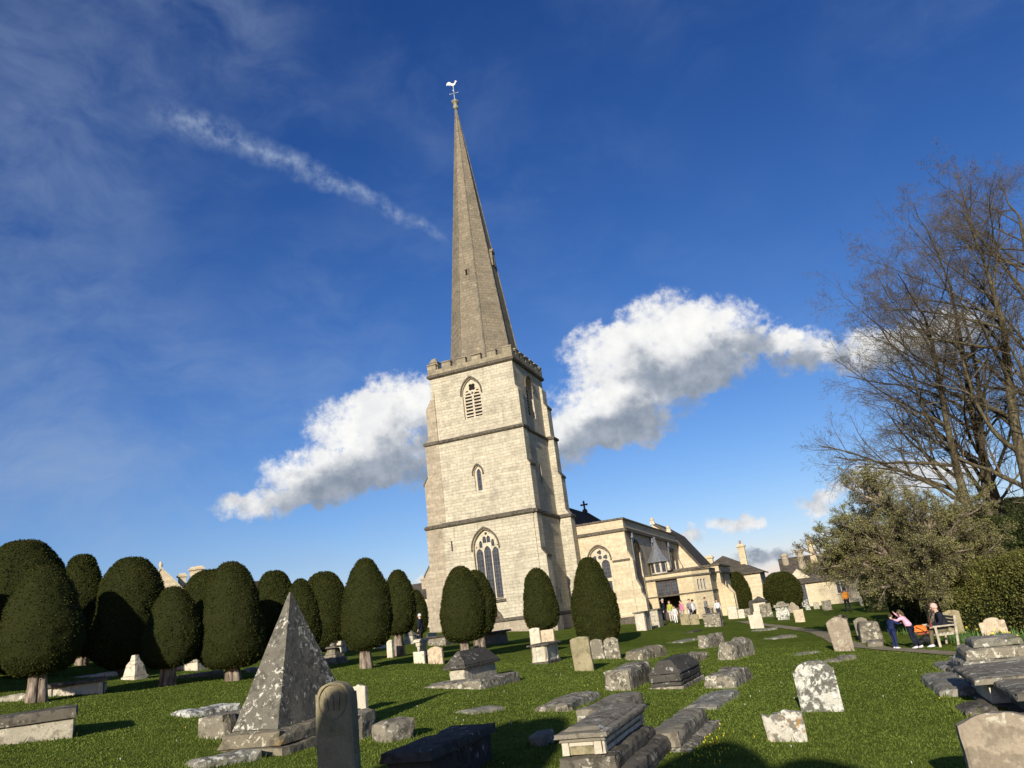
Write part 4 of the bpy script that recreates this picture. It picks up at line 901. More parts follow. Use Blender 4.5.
Y('big round bushy yew between the two right-hand houses', 784, 607, (765, 803, 572, 610), 19, base_px=786, a=.9, b_=.33, r_at=80, low=0, name='round_yew', group='')
# ------------------------------------------------------------------ tombs and headstones
def fit_box(near, left, right, dyaw=0.0, l=None, w=None):
    if isinstance(dyaw, str): return fit_nw(near, left, right, l, w)
    """near-corner (SW) foot pixel; left = pixel on the far end of the west side, right = pixel on the far end of the south side"""
    C = G(*near); v = np.array([C.x, C.y]); want = l; dy0 = dyaw; best = None
    for k in range(0, 46):
        a = YAW+dy0+R(k)
        e = np.array([math.sin(a), math.cos(a)]); s = np.array([math.cos(a), -math.sin(a)])
        w_ = w if w is not None else -hit(left[0], left[1], v, s)[0]
        l_ = want if want is not None else hit(right[0], right[1], v, e)[0]
        if want is not None or 0 < l_ <= 2.15: break
    w, l = w_, l_
    cc = v - s*w/2 + e*l/2
    return C, Vector((cc[0], cc[1], C.z)), w, l, -a
def fit_nw(near, farl, right, l, w):
    C = G(*near); v = np.array([C.x, C.y]); l = l or hit(farl[0], farl[1], v, E2)[0]; w = w or hit(right[0], right[1], v, S2)[0]
    cc = v + S2*w/2 + E2*l/2
    return C, Vector((cc[0], cc[1], C.z)), w, l, -YAW
def zmin(c, w, l, rz):
    FOOT.append((c.x, c.y, w, l, rz))
    zs = [gz(c.x+math.cos(rz)*x-math.sin(rz)*y, c.y+math.sin(rz)*x+math.cos(rz)*y) for x in (-w/2, w/2) for y in (-l/2, l/2)]
    return min(zs), max(zs)
SEED = [0]
FOOT = []
def nseed(): SEED[0] += 1; return SEED[0]
def chest(name, label, near, left, right, top, body='lime', lid='lid', lidh=.1, over=.07, roof=0.0, plinth=.12, plo=.1, dyaw=0, l=None, w=None, group=None, panels=False, tilt=0, taper=0, cat='chest tomb', ridge=.35, seg=.16, H=None, amp=.01, kerb=0):
    C, c, w, l, rz = fit_box(near, left, right, dyaw, l, w)
    H = H or (at_h(top[0], top[1], C)-C.z); H = max(.12, H)
    root = empty(name, c, rz, label, cat, group); sd = nseed(); z0 = zmin(c, w, l, rz)[0]-c.z-.12
    root.rotation_euler.x = R(tilt)
    if plinth > 0:
        q = MB(); q.rbox(-w/2-plo, w/2+plo, -l/2-plo, l/2+plo, z0, plinth, seg, amp, sd); q.build('plinth', M[lid if lid != 'darks' else 'grey'], root)
    zb_ = plinth+.003 if plinth > 0 else z0; zt = H-(lidh+roof if lid else 0)
    q = MB(); q.rbox(-w/2, w/2, -l/2, l/2, zb_, zt, seg, amp*.8, sd+50, taper, taper, rnd=.015); bo = q.build('body', M[body], root)
    if panels:
        q = MB(); hp = zt-zb_
        for sx_ in (-1, 1):
            for (y0, y1) in ((-l/2+.02, -l/2+.16), (l/2-.16, l/2-.02)):
                q.rbox(min(sx_*(w/2+.004-taper), sx_*(w/2+.04-taper)), max(sx_*(w/2+.004-taper), sx_*(w/2+.04-taper)), y0, y1, zb_+.002, zt-.002, .2, .004, sd)
            q.rbox(min(sx_*(w/2+.004), sx_*(w/2+.028)), max(sx_*(w/2+.004), sx_*(w/2+.028)), -l/2+.17, l/2-.17, zt-.09, zt-.004, .3, .004, sd); q.rbox(min(sx_*(w/2+.004), sx_*(w/2+.028)), max(sx_*(w/2+.004), sx_*(w/2+.028)), -l/2+.17, l/2-.17, zb_+.003, zb_+.08, .3, .004, sd)
        for (x0, x1) in ((-w/2+.02, -w/2+.14), (w/2-.14, w/2-.02)): q.rbox(x0, x1, -l/2-.04, -l/2-.004, zb_+.002, zt-.002, .2, .004, sd)
        q.build('panel_frame', M[body], bo)
    if lid:
        q = MB(); q.rbox(-w/2-over, w/2+over, -l/2-over, l/2+over, zt+.003, zt+lidh, seg, amp, sd+90, rnd=.02, topn=.015)
        if roof > 0:
            wx, ly, z = w/2+over-.03, l/2+over-.03, zt+lidh-.004; r2 = max(.03, wx*ridge); ry = ly-wx*(1-ridge)*.9
            n = 7; vs = []; fs = []
            prof = [(1, 0), (.97, .12), (.62, .62), (0.0, 1.0)]
            rows = []
            for (k, h) in prof:
                x = r2*0+wx*k if k > 0 else .02; y = ry+(ly-ry)*k
                rows.append((x, y, z+roof*h))
            for (x, y, zz) in rows: vs += [(-x, -y, zz), (x, -y, zz), (x, y, zz), (-x, y, zz)]
            for i in range(len(rows)-1):
                for k in range(4): fs.append((i*4+k, i*4+(k+1) % 4, (i+1)*4+(k+1) % 4, (i+1)*4+k))
            fs.append((12, 13, 14, 15)); q.add(vs, fs)
        lo_ = q.build('lid', M[lid], root)
    return root
def slab(name, label, near, left, right, top=None, H=None, mat='greyl', dyaw=0, l=None, w=None, group=None, cat='grave slab', tilt=(0, 0), amp=.02, topn=.04, taper=0, seg=.14):
    C, c, w, l, rz = fit_box(near, left, right, dyaw, l, w)
    H = H or (at_h(top[0], top[1], C)-C.z); z0 = zmin(c, w, l, rz)[0]-c.z-.1; sd = nseed()
    q = MB(); q.rbox(-w/2, w/2, -l/2, l/2, z0, H, seg, amp, sd, taper, taper, rnd=.045, topn=topn); o = q.build(name, M[mat], None, loc=c)
    o.rotation_euler = (R(tilt[0]), R(tilt[1]), rz); tag(o, label, cat, group); return o
def stone_top(kind, u):
    """u in -1..1 -> fraction of the head zone 0..1"""
    x = abs(u)
    if kind == 'round': return math.sqrt(max(0, 1-x*x))
    if kind == 'segment': return 1-x*x
    if kind == 'shoulder': return .38 if x > .84 else .45+.55*math.sqrt(max(0, 1-(x/.84)**2))
    if kind == 'shoulder2': return .5*(1-max(0, (x-.9))*2) if x > .62 else .55+.45*math.sqrt(max(0, 1-(x/.62)**2))
    if kind == 'ogee': return .5+.5*math.cos(math.pi*x)
    if kind == 'slant': return .5+.5*u
    if kind == 'broken': return .45+.35*math.sin(u*4+1)+.2*math.sin(u*11)
    return 1.0
def headstone(label, bl, br, top, kind='flat', head=.2, mat='lime', th=.12, dyaw=0, group=None, lean=0, pitch=0, tw=None, r_at=None, name='headstone', cat='headstone', carve=False, H=None):
    mx = ((bl[0]+br[0])/2, (bl[1]+br[1])/2)
    if r_at is None: c = G(*mx)
    else: c = at_r(mx[0], mx[1], r_at); c.z = gz(c.x, c.y)
    v = np.array([c.x, c.y]); a = YAW+dyaw; s = np.array([math.cos(a), -math.sin(a)])
    kl = hit(bl[0], bl[1], v, s)[0]; kr = hit(br[0], br[1], v, s)[0]; w = kr-kl; v = v+s*(kl+kr)/2
    H = H or (at_h(top[0], top[1], c)-c.z); sd = nseed()
    nx = 22; nz = 10; vs = []; fs = []; hz = head*w if kind not in ('flat', 'slant', 'broken') else head*w
    rn_ = Vector((sd*3.1, sd*1.7, 0)); idx = {}
    def pt(i, k, side):
        u = -1+2*i/nx; top_ = H-hz+hz*stone_top(kind, u); z = -.25+(top_+.25)*k/nz
        ww_ = w/2*(1 if tw is None else 1+(tw-1)*max(0, z)/H)
        p = Vector((u*ww_, (-th/2 if side == 0 else th/2), z)); n = noise.noise_vector(p*2.5+rn_); n2 = noise.noise_vector(p*9+rn_)
        e = 1 if (i in (0, nx) or k == nz) else 0
        return Vector((p.x+n.x*.012+n2.x*.008*e, p.y+n.y*.01+n2.y*.003-(th*.12 if e and side == 0 else 0)*-1, p.z+(n.z*.012+n2.z*.012 if k == nz else 0)))
    for side in (0, 1):
        for i in range(nx+1):
            for k in range(nz+1): idx[(i, k, side)] = len(vs); vs.append(pt(i, k, side))
    for i in range(nx):
        for k in range(nz):
            fs.append((idx[(i, k, 0)], idx[(i+1, k, 0)], idx[(i+1, k+1, 0)], idx[(i, k+1, 0)])); fs.append((idx[(i, k, 1)], idx[(i, k+1, 1)], idx[(i+1, k+1, 1)], idx[(i+1, k, 1)]))
        fs.append((idx[(i, nz, 0)], idx[(i+1, nz, 0)], idx[(i+1, nz, 1)], idx[(i, nz, 1)])); fs.append((idx[(i, 0, 0)], idx[(i, 0, 1)], idx[(i+1, 0, 1)], idx[(i+1, 0, 0)]))
    for k in range(nz):
        fs.append((idx[(0, k, 0)], idx[(0, k+1, 0)], idx[(0, k+1, 1)], idx[(0, k, 1)])); fs.append((idx[(nx, k, 0)], idx[(nx, k, 1)], idx[(nx, k+1, 1)], idx[(nx, k+1, 0)]))
    FOOT.append((v[0], v[1], w, th, -a))
    q = MB(); q.add(vs, fs); q.m = 0
    if carve:   # raised roundel rim and worn relief in the head
        R0 = w*.38; zc = H-w*.42
        ringp = [(R0*math.cos(t_), -th/2-.004, zc+R0*math.sin(t_)) for t_ in np.linspace(-math.pi, math.pi, 33)]
        q.tube(ringp, .011, 5)
        for k in range(3): q.tube([((-.4+.4*k)*R0, -th/2+.002, zc-R0*.55), ((-.4+.4*k)*R0*1.1, -th/2-.006, zc), ((-.4+.4*k)*R0*1.3, -th/2+.002, zc+R0*.5)], [.02, .028, .012], 5)
        for k in range(7): q.box(-w*.34, w*.34*(1-.13*(k % 3)), -th/2-.0005, -th/2+.02, zc-R0-.12-k*.085, zc-R0-.105-k*.085)
    o = q.build(name, M[mat], None, loc=(v[0], v[1], c.z)); o.rotation_euler = (R(pitch), R(lean), -a); return tag(o, label, cat, group)
Y('added yew darkening the gap behind the leftmost trunk, wholly in shade', 108, 676, (84, 134, 600, 680), 20, a=.8, b_=.4, r_at=33, low=.1)  # extra crown added to darken the shaded gap between the yews
Y('added yew deepening the dark behind the small round egg yew', 158, 664, (138, 186, 596, 664), 21, a=.8, b_=.4, r_at=41, low=.1)  # another added crown, closing a light gap between trunks with dark
for (x_, y_, s_) in ((-15.3, 19.2, 22), (-17.6, 18.8, 23), (-20.5, 24.5, 24)):   # neighbours just outside the left edge, whose shade falls into view
    c_ = Vector((x_, y_, gz(x_, y_))); rt = empty('clipped_yew', c_, 0, 'clipped yew outside the left edge, %s' % {22: 'nearest the chest tombs', 23: 'second from the chest tombs', 24: 'farthest out'}[s_], 'tree', 'clipped yews in the churchyard')
    q = MB(); q.tube([(0, 0, -.3), (.03, 0, .5), (0, 0, 1.0)], [.3, .22, .25], 9); q.build('trunk', M['yewbark'], rt, True)
    q = MB(); q.lathe([(max(.01, (1.15 if s_ != 22 else 1.3)*(math.sin(math.pi*u_**.65))**.42), .6+(4.0 if s_ == 22 else 3.6)*u_) for u_ in [.5-.5*math.cos(math.pi*i_/24) for i_ in range(25)]], 0, 0, 28); q.build('crown', M['yewcore'], rt, True)
HG = 'headstones in the churchyard'; CG = 'chest tombs on the grass'; SG = 'low slabs in the grass'
# --- bottom left
chest('chest_tomb', 'long pale chest tomb with grey slab lid in the bottom left corner', (72.5, 739.5), (-60, 757), None, (73, 706.5), 'lime', 'lid', .17, .05, 0, 0, dyaw=R(-49), l=.95, group=CG, seg=.2, amp=.016)
chest('chest_tomb', 'pale baluster sided chest tomb with dark lid behind the leftmost yew trunk', (103.5, 693.5), (45, 700), None, (103, 677.5), 'pale', 'lid', .09, .1, 0, 0, dyaw=R(-45), l=.8, group=CG, panels=True)
slab('kerb_slab', 'flat pale edged slab beside the far left trunk in shade', (27, 701), (-12, 706), None, (27, 693.5), None, 'lime', R(-45), .7, group=SG)
slab('ledger_slab', 'thin pale rimmed ledger running behind the baluster sided chest tomb', (118, 676), (60, 683), None, (118, 671), None, 'lime', R(-48), 1.2, group=SG)
def stepped(name, label, px, base, w_px, tiers, mat='lime', dyaw=0, r_at=None, cat='monument', group=None, depth=None):
    if r_at: c = at_r(px, base, r_at); c.z = gz(c.x, c.y)
    else: c = G(px, base)
    sc_m = math.hypot(c.x, c.y)/FOC*.93
    root = empty(name, c, -YAW-dyaw, label, cat, group); z = -.3
    for i, (nm_, wp, hp, tp, mt) in enumerate(tiers):
        w = wp*sc_m; h = hp*sc_m+(.3 if i == 0 else 0); d = (depth or 1)*w
        q = MB(); q.rbox(-w/2, w/2, -d/2, d/2, z+.002, z+h, max(.1, w/5), .008, nseed(), tp*w/2, tp*d/2, rnd=.012); q.build(nm_, M[mt or mat], root); z += h
    return root
stepped('stepped_monument', 'white stepped tapering monument glowing in the shade under the dark yews', 135, 671, 15, [('base', 17, 3, .05, None), ('shaft', 14, 10, .22, None), ('cap', 10, 3, .3, None), ('top_block', 6, 5, .2, None)], 'pale', r_at=27)
slab('stone_block', 'tiny bright stone block between the two shaded yew trunks', (157, 668.5), (148.5, 669), None, (157, 664.5), None, 'pale', 0, .5, cat='stone block')
chest('chest_tomb', 'plain white chest tomb in shade between the egg shaped yews', (197.5, 671), (176, 674), (200, 670), (197, 659.5), 'pale', 'lime', .07, .04, 0, 0, l=1.5, group=CG)
slab('long_kerb', 'long low brown kerb running behind the trunks of the egg yews', (224, 677), (175, 681), None, (224, 669.5), None, 'grey', R(-40), .5, cat='stone kerb')
slab('long_kerb', 'short low kerb between the tall egg yew and the pyramid', (260, 672), (243, 674), None, (260, 667), None, 'grey', R(-40), .5, cat='stone kerb')
# --- pyramid and neighbours
def pyramid():
    C, c, w, l, rz = fit_box((282, 757), (207, 757), None, 0, 2.3); 
    root = empty('pyramid_tomb', c, rz, 'tall lichen spotted stone pyramid on a square plinth', 'pyramid tomb')
    apex = at_h(289.5, 592.5, c)-c.z

    q = MB(); q.rbox(-w/2, w/2, -l/2, l/2, -.5, .13, .16, .02, 3, rnd=.04); q.build('lower_step', M['pyrbase'], root)
    q = MB(); q.rbox(-w/2+.09, w/2-.09, -l/2+.09, l/2-.09, .133, .34, .16, .018, 4, rnd=.05); q.build('plinth', M['pyrbase'], root)
    n = 22; vs = []; fs = []; W0 = w/2-.25; L0 = l/2-.25; m = 6
    for i in range(n+1):
        t_ = i/n; z = .34+(apex-.34)*t_; x = W0*(1-t_)+.012; y = L0*(1-t_)+.012; ringp = []
        for (a, b_) in (((-1, -1), (1, -1)), ((1, -1), (1, 1)), ((1, 1), (-1, 1)), ((-1, 1), (-1, -1))):
            for k in range(m):
                u = k/m; p = Vector(((a[0]*(1-u)+b_[0]*u)*x, (a[1]*(1-u)+b_[1]*u)*y, z)); nn = noise.noise_vector(p*3)*.012+noise.noise_vector(p*11)*.006; ringp.append(p+nn*(1-t_*.6))
        vs += ringp
    M4 = 4*m
    for i in range(n):
        for k in range(M4): fs.append((i*M4+k, i*M4+(k+1) % M4, (i+1)*M4+(k+1) % M4, (i+1)*M4+k))
    fs.append(tuple(n*M4+k for k in range(M4))); q = MB(); q.add(vs, fs); q.build('pyramid', M['pyr'], root)
pyramid()
slab('stone_block', 'lumpy yellowish stone block tomb tucked against the left of the pyramid', (224, 741), (196, 742), (250, 730), (222, 715), None, 'greyl', 0, 1.1, cat='block tomb', amp=.028, topn=.06)
slab('broken_slab', 'white edged broken ledger lying just left of the pyramid', (189, 719), (169, 715), (243, 704), (189, 712), None, 'white', R(18), cat='grave slab', group=SG, amp=.03)
slab('ledger_slab', 'long flat grey ledger in the grass in front of the pyramid base', (196, 771), (134, 767), (264, 750), None, .1, 'slabtop', R(28), group=SG, w=.62)
headstone('tall ochre headstone with carved roundel in front of the pyramid', (322, 800), (359, 793), (334.5, 681.5), 'shoulder', .42, 'ochre', .13, H=None, group=HG, carve=True)
headstone('small square pale headstone just behind the tall carved one', (350.5, 713), (367.5, 710.5), (358, 684.5), 'broken', .12, 'pale', .1, group=HG)
slab('stone_block', 'dark rough square block wedged right of the tall carved headstone', (358, 742), (350, 743), (373, 737), (357, 714), None, 'greyl', 0, .6, cat='stone block', amp=.03, w=.42)
slab('wedge_slab', 'sloping grey wedge of stone half in shadow right of the carved headstone', (386, 744), (372, 741), (417.5, 730), (386, 722), None, 'grey', R(22), cat='coped stone', amp=.02, topn=.03, w=.38)
chest('chest_tomb', 'black lidded chest tomb in deep shade at the bottom edge', (432, 793), (389, 798), (494, 757), (432, 748.5), 'darks', 'darks', .11, .06, 0, 0, group=CG, amp=.008)
# --- middle left
def hipped():
    C, c, w, l, rz = fit_box((482.5, 689.5), (421, 686), (521, 677)); c0 = c
    root = empty('hipped_tomb', c, rz, 'pale chest tomb with grey hipped stone roof inside a lichened kerb', 'chest tomb', CG)
    q = MB(); q.rbox(-w/2, w/2, -l/2, l/2, -.5, .2, .15, .02, 31, rnd=.04, topn=.03); q.build('kerb', M['greyl'], root)
    d = ray(464.5, 678.5); zt_ = C.z+.22; P2 = Vector(d*(zt_/d[2])); v2 = np.array([P2.x, P2.y])
    w2 = -hit(448, 680, v2, S2)[0]; l2 = hit(492.6, 671, v2, E2)[0]; H = at_h(464.5, 668.5, P2)-C.z; Ht = at_h(468, 652.5, P2)-C.z+.05
    cc2 = v2-S2*w2/2+E2*l2/2; c2 = Vector((cc2[0], cc2[1], 0))
    l2 = min(l2, 1.7)
    o = Vector(((c2-c).dot(Vector((S2[0], S2[1], 0))), (c2-c).dot(Vector((E2[0], E2[1], 0))), 0))
    q = MB(); q.rbox(o.x-w2/2, o.x+w2/2, o.y-l2/2, o.y+l2/2, .1, H, .16, .008, 32); q.build('body', M['lime'], root)
    q = MB(); q.rbox(o.x-w2/2-.1, o.x+w2/2+.1, o.y-l2/2-.1, o.y+l2/2+.1, H+.003, H+.08, .16, .008, 33)
    x0, x1, y0, y1 = o.x-w2/2-.08, o.x+w2/2+.08, o.y-l2/2-.08, o.y+l2/2+.08; xm = (x0+x1)/2; yy = (x1-x0)*.42
    q.add([(x0, y0, H+.078), (x1, y0, H+.078), (x1, y1, H+.078), (x0, y1, H+.078), (xm-.03, y0+yy, Ht), (xm+.03, y0+yy, Ht), (xm+.03, y1-yy, Ht), (xm-.03, y1-yy, Ht)], [(0, 1, 5, 4), (1, 2, 6, 5), (2, 3, 7, 6), (3, 0, 4, 7), (4, 5, 6, 7)])
    q.build('hipped_roof', M['darks'], root)
hipped()
slab('ledger_slab', 'mossy sunken ledger in open grass below the hipped tomb', (474, 715), (456, 713.5), (508, 705.5), None, .05, 'slabtop', R(25), group=SG, w=.7)
headstone('short square pale headstone left of the reddish rounded one', (414.5, 664), (425.5, 663.5), (420, 651.5), 'flat', .1, 'pale', .12, group=HG)
headstone('reddish rounded headstone near the hipped roof tomb', (429, 664.5), (443.5, 663.5), (436, 646.5), 'segment', .16, 'pink', .12, group=HG)
stepped('baluster_tomb', 'pale waisted pedestal tomb left of the reddish rounded headstone', 422, 653.5, 12, [('base', 11, 2, 0, None), ('waist', 6, 7, -.2, None), ('neck', 8, 4, -.1, None), ('cap', 12, 3, .1, None)], 'pale', r_at=33)
chest('chest_tomb', 'dark flat lidded chest tomb behind the reddish rounded headstone', (446, 646), (428, 648), (452, 643), (446, 634.5), 'grey', 'darks', .09, .1, 0, 0, group=CG, l=1.6)
headstone('pale wedge of leaning slab stone beside the dark lidded tomb', (441, 645), (455, 643), (445, 630.5), 'ogee', .5, 'lime', .2, group=HG)
headstone('white sunlit slab leaning on the ribbed trunk left of the tower', (388, 657.5), (393.5, 657), (390, 640), 'flat', .1, 'pale', .14, group=HG, r_at=32)
slab('chest_block', 'low oblong chest behind the lone slender yew', (330, 665), (324.5, 663), (349, 660), (330, 658), None, 'grey', R(15), cat='block tomb', w=.5)
headstone('small cream square headstone in shade left of the slender yew', (336, 652.5), (346, 652), (341, 641), 'segment', .12, 'pale', .12, group=HG)
slab('stone_block', 'low white stone block beside the cream square headstone', (354, 650.5), (347, 651), (356, 650), (354, 645), None, 'pale', 0, .5, cat='stone block')
stepped('urn_tomb', 'shaded table tomb with ragged urn shaped top beneath the broad yew', 333, 652, 14, [('base', 16, 3, 0, None), ('waist', 11, 6, .1, None), ('slab', 18, 2, 0, 'lid'), ('urn', 6, 3, .3, None)], 'grey', r_at=33.5)
slab('stone_block', 'flat light stone lying right of the slender yew trunk', (382, 648.5), (373, 650), (385, 646), (382, 645), None, 'pale', 0, .5, cat='stone block')
chest('table_tomb', 'dark lidded table tomb in shade against the tower foot', (497, 645), (481, 647.5), (505, 642), (497, 631), 'grey', 'darks', .09, .16, 0, 0, group=CG, l=1.6, taper=.04)
# cluster beyond, left of the tower
stepped('far_monument', 'small grey gabled tomb far off between the trunks left of the tower', 411, 640, 9, [('base', 12, 3, 0, None), ('body', 10, 5, .1, None), ('roof', 11, 5, .8, 'grey')], 'lime', r_at=44)
stepped('far_monument', 'little weathered tomb far off right of the ribbed trunk', 432, 637, 9, [('base', 10, 3, 0, None), ('body', 8, 4, .1, None)], 'lime', r_at=48)
# --- centre
chest('chest_tomb', 'small cream chest tomb with thin overhanging lid in front of the tower corner', (547, 663.8), (533.5, 664.5), (562, 658), (547, 643), 'pale', 'lid', .06, .13, 0, .07, .09, group=CG, l=1.25, panels=True)
headstone('pale upright stone behind the cream chest tomb, left of a pair', (531.5, 647), (541.5, 645.6), (536, 627.5), 'segment', .1, 'pale', .14, r_at=33.5, group=HG)
headstone('broader pale upright stone behind the cream chest tomb, right of a pair', (542.5, 646), (555.5, 644.4), (549, 629.5), 'flat', .1, 'pink', .14, r_at=33.5, group=HG)
headstone('tall plain olive grey headstone leaning left of two shorter ones', (575.2, 671.8), (594, 670.3), (581, 636.5), 'segment', .1, 'ochre', .11, group=HG, lean=-1.5)
headstone('short grey headstone in the middle of the row of three', (592, 659.5), (605, 658.5), (597, 638.5), 'segment', .18, 'greyl', .1, group=HG, lean=-2)
headstone('grey spotted headstone on the right of the row of three', (606, 659.4), (621, 658), (612, 637), 'segment', .2, 'greyl', .1, group=HG, lean=-1)
slab('low_tomb', 'low lichened coped tomb with ochre side just right of three headstones', (644, 660), (630, 659), (669, 651.5), (644, 649.5), None, 'pyrbase', R(12), group=None, cat='block tomb', amp=.035, topn=.06, w=.75, taper=.08)
slab('big_block_tomb', 'big squared grey block tomb left of the black roofed tomb', (632, 690.5), (604.5, 691), (655, 684), (631.5, 668.5), None, 'greyl', 0, cat='block tomb', amp=.015)
def blackroof():
    C, c, w, l, rz = fit_box((682.5, 688.5), (651, 689.5), (703, 682)); H1 = at_h(682, 672.5, C)-C.z; H2 = at_h(673, 657, C)-C.z
    H2 = H1+min(.5, H2-H1)*.8; root = empty('coped_tomb', c, rz, 'blackened tomb with steep coped roof in the centre right grass', 'chest tomb', CG)
    q = MB(); q.rbox(-w/2-.05, w/2+.05, -l/2-.05, l/2+.05, -.4, .07, .16, .015, 61); q.build('plinth', M['greyl'], root)
    q = MB(); q.rbox(-w/2, w/2, -l/2, l/2, .073, H1*.5, .16, .01, 62); q.rbox(-w/2-.005, w/2+.005, -l/2-.005, l/2+.005, H1*.5+.003, H1, .16, .012, 63); q.build('body', M['darks'], root)
    q = MB(); x, y = w/2+.02, l/2+.02; q.add([(-x, -y, H1+.002), (x, -y, H1+.002), (x, y, H1+.002), (-x, y, H1+.002), (-.14, -y+.22, H2), (.14, -y+.22, H2), (.14, y-.2, H2), (-.14, y-.2, H2)], [(0, 1, 5, 4), (1, 2, 6, 5), (2, 3, 7, 6), (3, 0, 4, 7), (4, 5, 6, 7), (0, 3, 2, 1)]); q.build('coped_roof', M['darks'], root)
blackroof()
slab('low_tomb', 'low lichened block right of the black coped tomb', (736.5, 688), (703, 689.5), (755, 680), (736, 674), None, 'greyl', 0, cat='block tomb', amp=.035, topn=.09, taper=.03)
slab('low_tomb', 'long rough low tomb behind the black coped tomb', (686, 664), (664, 664), (709, 654), (686, 657), None, 'greyl', R(10), cat='block tomb', amp=.04, topn=.08, w=.6)
slab('low_tomb', 'rugged grey lump tomb, the farther of two in open grass', (708, 649), (697, 648), (728, 643), (708, 635.5), None, 'greyl', 0, cat='block tomb', amp=.05, topn=.12, taper=.08)
slab('low_tomb', 'rugged brown lump tomb, the nearer of two in open grass', (736, 659.5), (716, 659.5), (757, 653), (736, 642), None, 'greyl', 0, cat='block tomb', amp=.05, topn=.1, taper=.08)
slab('flat_slab', 'thin pale slab nearly lost in the grass beyond the lump tombs', (684, 643), (666, 641.5), (698, 638), None, .07, 'slabtop', R(8), group=SG, w=.8)
slab('flat_slab', 'dark slab flush with the grass before the pair of headstones by the porch', (694, 632.5), (683, 632), (702, 629), None, .05, 'darks', R(8), group=SG, w=.9)
slab('ledger_slab', 'raised dark edged ledger alone in the grass, centre right', (718, 709.5), (681, 708.5), (742, 697.5), None, .08, 'slabtop', 0, group=SG, amp=.02)
slab('low_tomb', 'low lichened oblong slab tomb beside the ornate chest tomb, left', (569.5, 711.5), (532.5, 709.5), (602, 697), (569.5, 704), None, 'greyl', 0, cat='block tomb', amp=.025, topn=.04)
slab('stone_block', 'rough shaded boulder left of the ornate chest tomb', (546, 747), (528, 745), (556, 741), (545, 733), None, 'greyl', 0, cat='stone block', amp=.07, topn=.1, l=.55)
def ornate():
    C, c, w, l, rz = fit_box((609, 786), (565, 786), (649, 760)); H = at_h(602.5, 729, C)-C.z; S0 = .4
    root = empty('ornate_chest_tomb', c, rz, 'ornate moulded chest tomb on wide black steps, half in tree shadow', 'chest tomb', CG)
    S0 = H*.56; LT = .1
    q = MB(); q.rbox(-w/2-.12, w/2+.3, -l/2-.14, l/2+.2, -.5, S0*.5, .13, .015, 71, rnd=.04); q.build('lower_step', M['lid'], root)
    q = MB(); q.rbox(-w/2-.04, w/2+.13, -l/2-.05, l/2+.1, S0*.5+.003, S0, .13, .015, 72, rnd=.04); q.build('upper_step', M['lid'], root)
    q = MB(); q.rbox(-w/2+.05, w/2-.03, -l/2+.03, l/2-.03, S0+.003, H-LT-.004, .14, .003, 73, -.02, -.02, rnd=.01); bo = q.build('body', M['ochre'], root)
    q = MB(); t0 = H-LT-.006
    for (y0, y1) in ((-l/2+.0, -l/2+.09), (l/2-.1, l/2)): q.rbox(w/2-.012, w/2+.02, y0, y1, S0+.005, t0, .12, .002, 5, rnd=.005)
    q.rbox(w/2-.008, w/2+.012, -l/2+.095, l/2-.105, t0-.045, t0, .3, .002, 6, rnd=.004); q.rbox(w/2-.02, w/2+.0, -l/2+.095, l/2-.105, S0+.005, S0+.05, .3, .002, 6, rnd=.004)
    for (x0, x1) in ((-w/2+.02, -w/2+.1), (w/2-.1, w/2-.015)): q.rbox(x0, x1, -l/2-.012, -l/2+.012, S0+.005, t0, .12, .002, 7, rnd=.005)
    q.rbox(-w/2+.105, w/2-.105, -l/2-.004, -l/2+.012, t0-.04, t0, .3, .002, 6, rnd=.004)
    q.build('panel_frame', M['pale'], bo)
    q = MB(); q.rbox(-w/2-.0, w/2+.035, -l/2-.03, l/2+.03, H-LT-.003, H-.065, .14, .003, 74, rnd=.008); q.rbox(-w/2-.04, w/2+.075, -l/2-.07, l/2+.07, H-.062, H-.01, .14, .005, 75, rnd=.012); q.rbox(-w/2+.04, w/2-.02, -l/2+.04, l/2-.04, H-.008, H+.035, .2, .006, 76, .05, .05, rnd=.01, topn=.015); q.build('lid', M['grey'], root)
ornate()
slab('block_tomb', 'dark block tomb right behind the ornate chest tomb', (608, 726), (575, 724), (647, 709), (606, 707), None, 'grey', 0, cat='block tomb', amp=.012)
def kerbed():
    C, c, w, l, rz = fit_box((682, 751.5), (648, 752), (711, 731)); H = at_h(682.5, 730, C)-C.z
    root = empty('kerbed_block_tomb', c, rz, 'lichened oblong block tomb with low kerb, right of the ornate steps', 'block tomb')
    q = MB(); q.rbox(-w/2-.1, w/2+.16, -l/2-.12, l/2+.1, -.5, .05, .16, .02, 81, rnd=.04); q.build('kerb', M['greyl'], root)
    q = MB(); q.rbox(-w/2, w/2, -l/2, l/2, .053, H, .15, .018, 82, rnd=.03, topn=.03); q.build('body', M['grey'], root)
kerbed()
# --- right foreground
headstone('big white lichen blotched rounded headstone in open grass at right', (802, 712.5), (844.5, 711.5), (815, 660.5), 'shoulder', .34, 'white', .11, group=HG, lean=-1.5)
headstone('small white and orange stained headstone in the bottom right grass', (769.5, 742.5), (808, 742), (784, 709.5), 'broken', .12, 'whiteo', .12, group=HG, lean=-2, tw=1.08)
headstone('leaning brown streaked headstone with mossy foot beside the path', (835, 652), (855, 651), (840, 617), 'segment', .22, 'brownst', .11, group=HG, lean=-3, tw=1.1)
headstone('small headstone peeping from behind the brown streaked one', (838, 636), (851, 634), (842, 614.5), 'segment', .1, 'grey', .1, group=HG)
headstone('wide plain grey headstone cropped by the bottom right corner', (980, 812), (1062, 806), (992, 712.5), 'segment', .14, 'brownst', .13, group=HG, dyaw=R(-3), pitch=0)
slab('flat_slab', 'small grey slab in front of the brown streaked headstone', (838, 662.5), (831, 661.5), (858, 657), None, .08, 'grey', R(30), group=SG, w=.55)
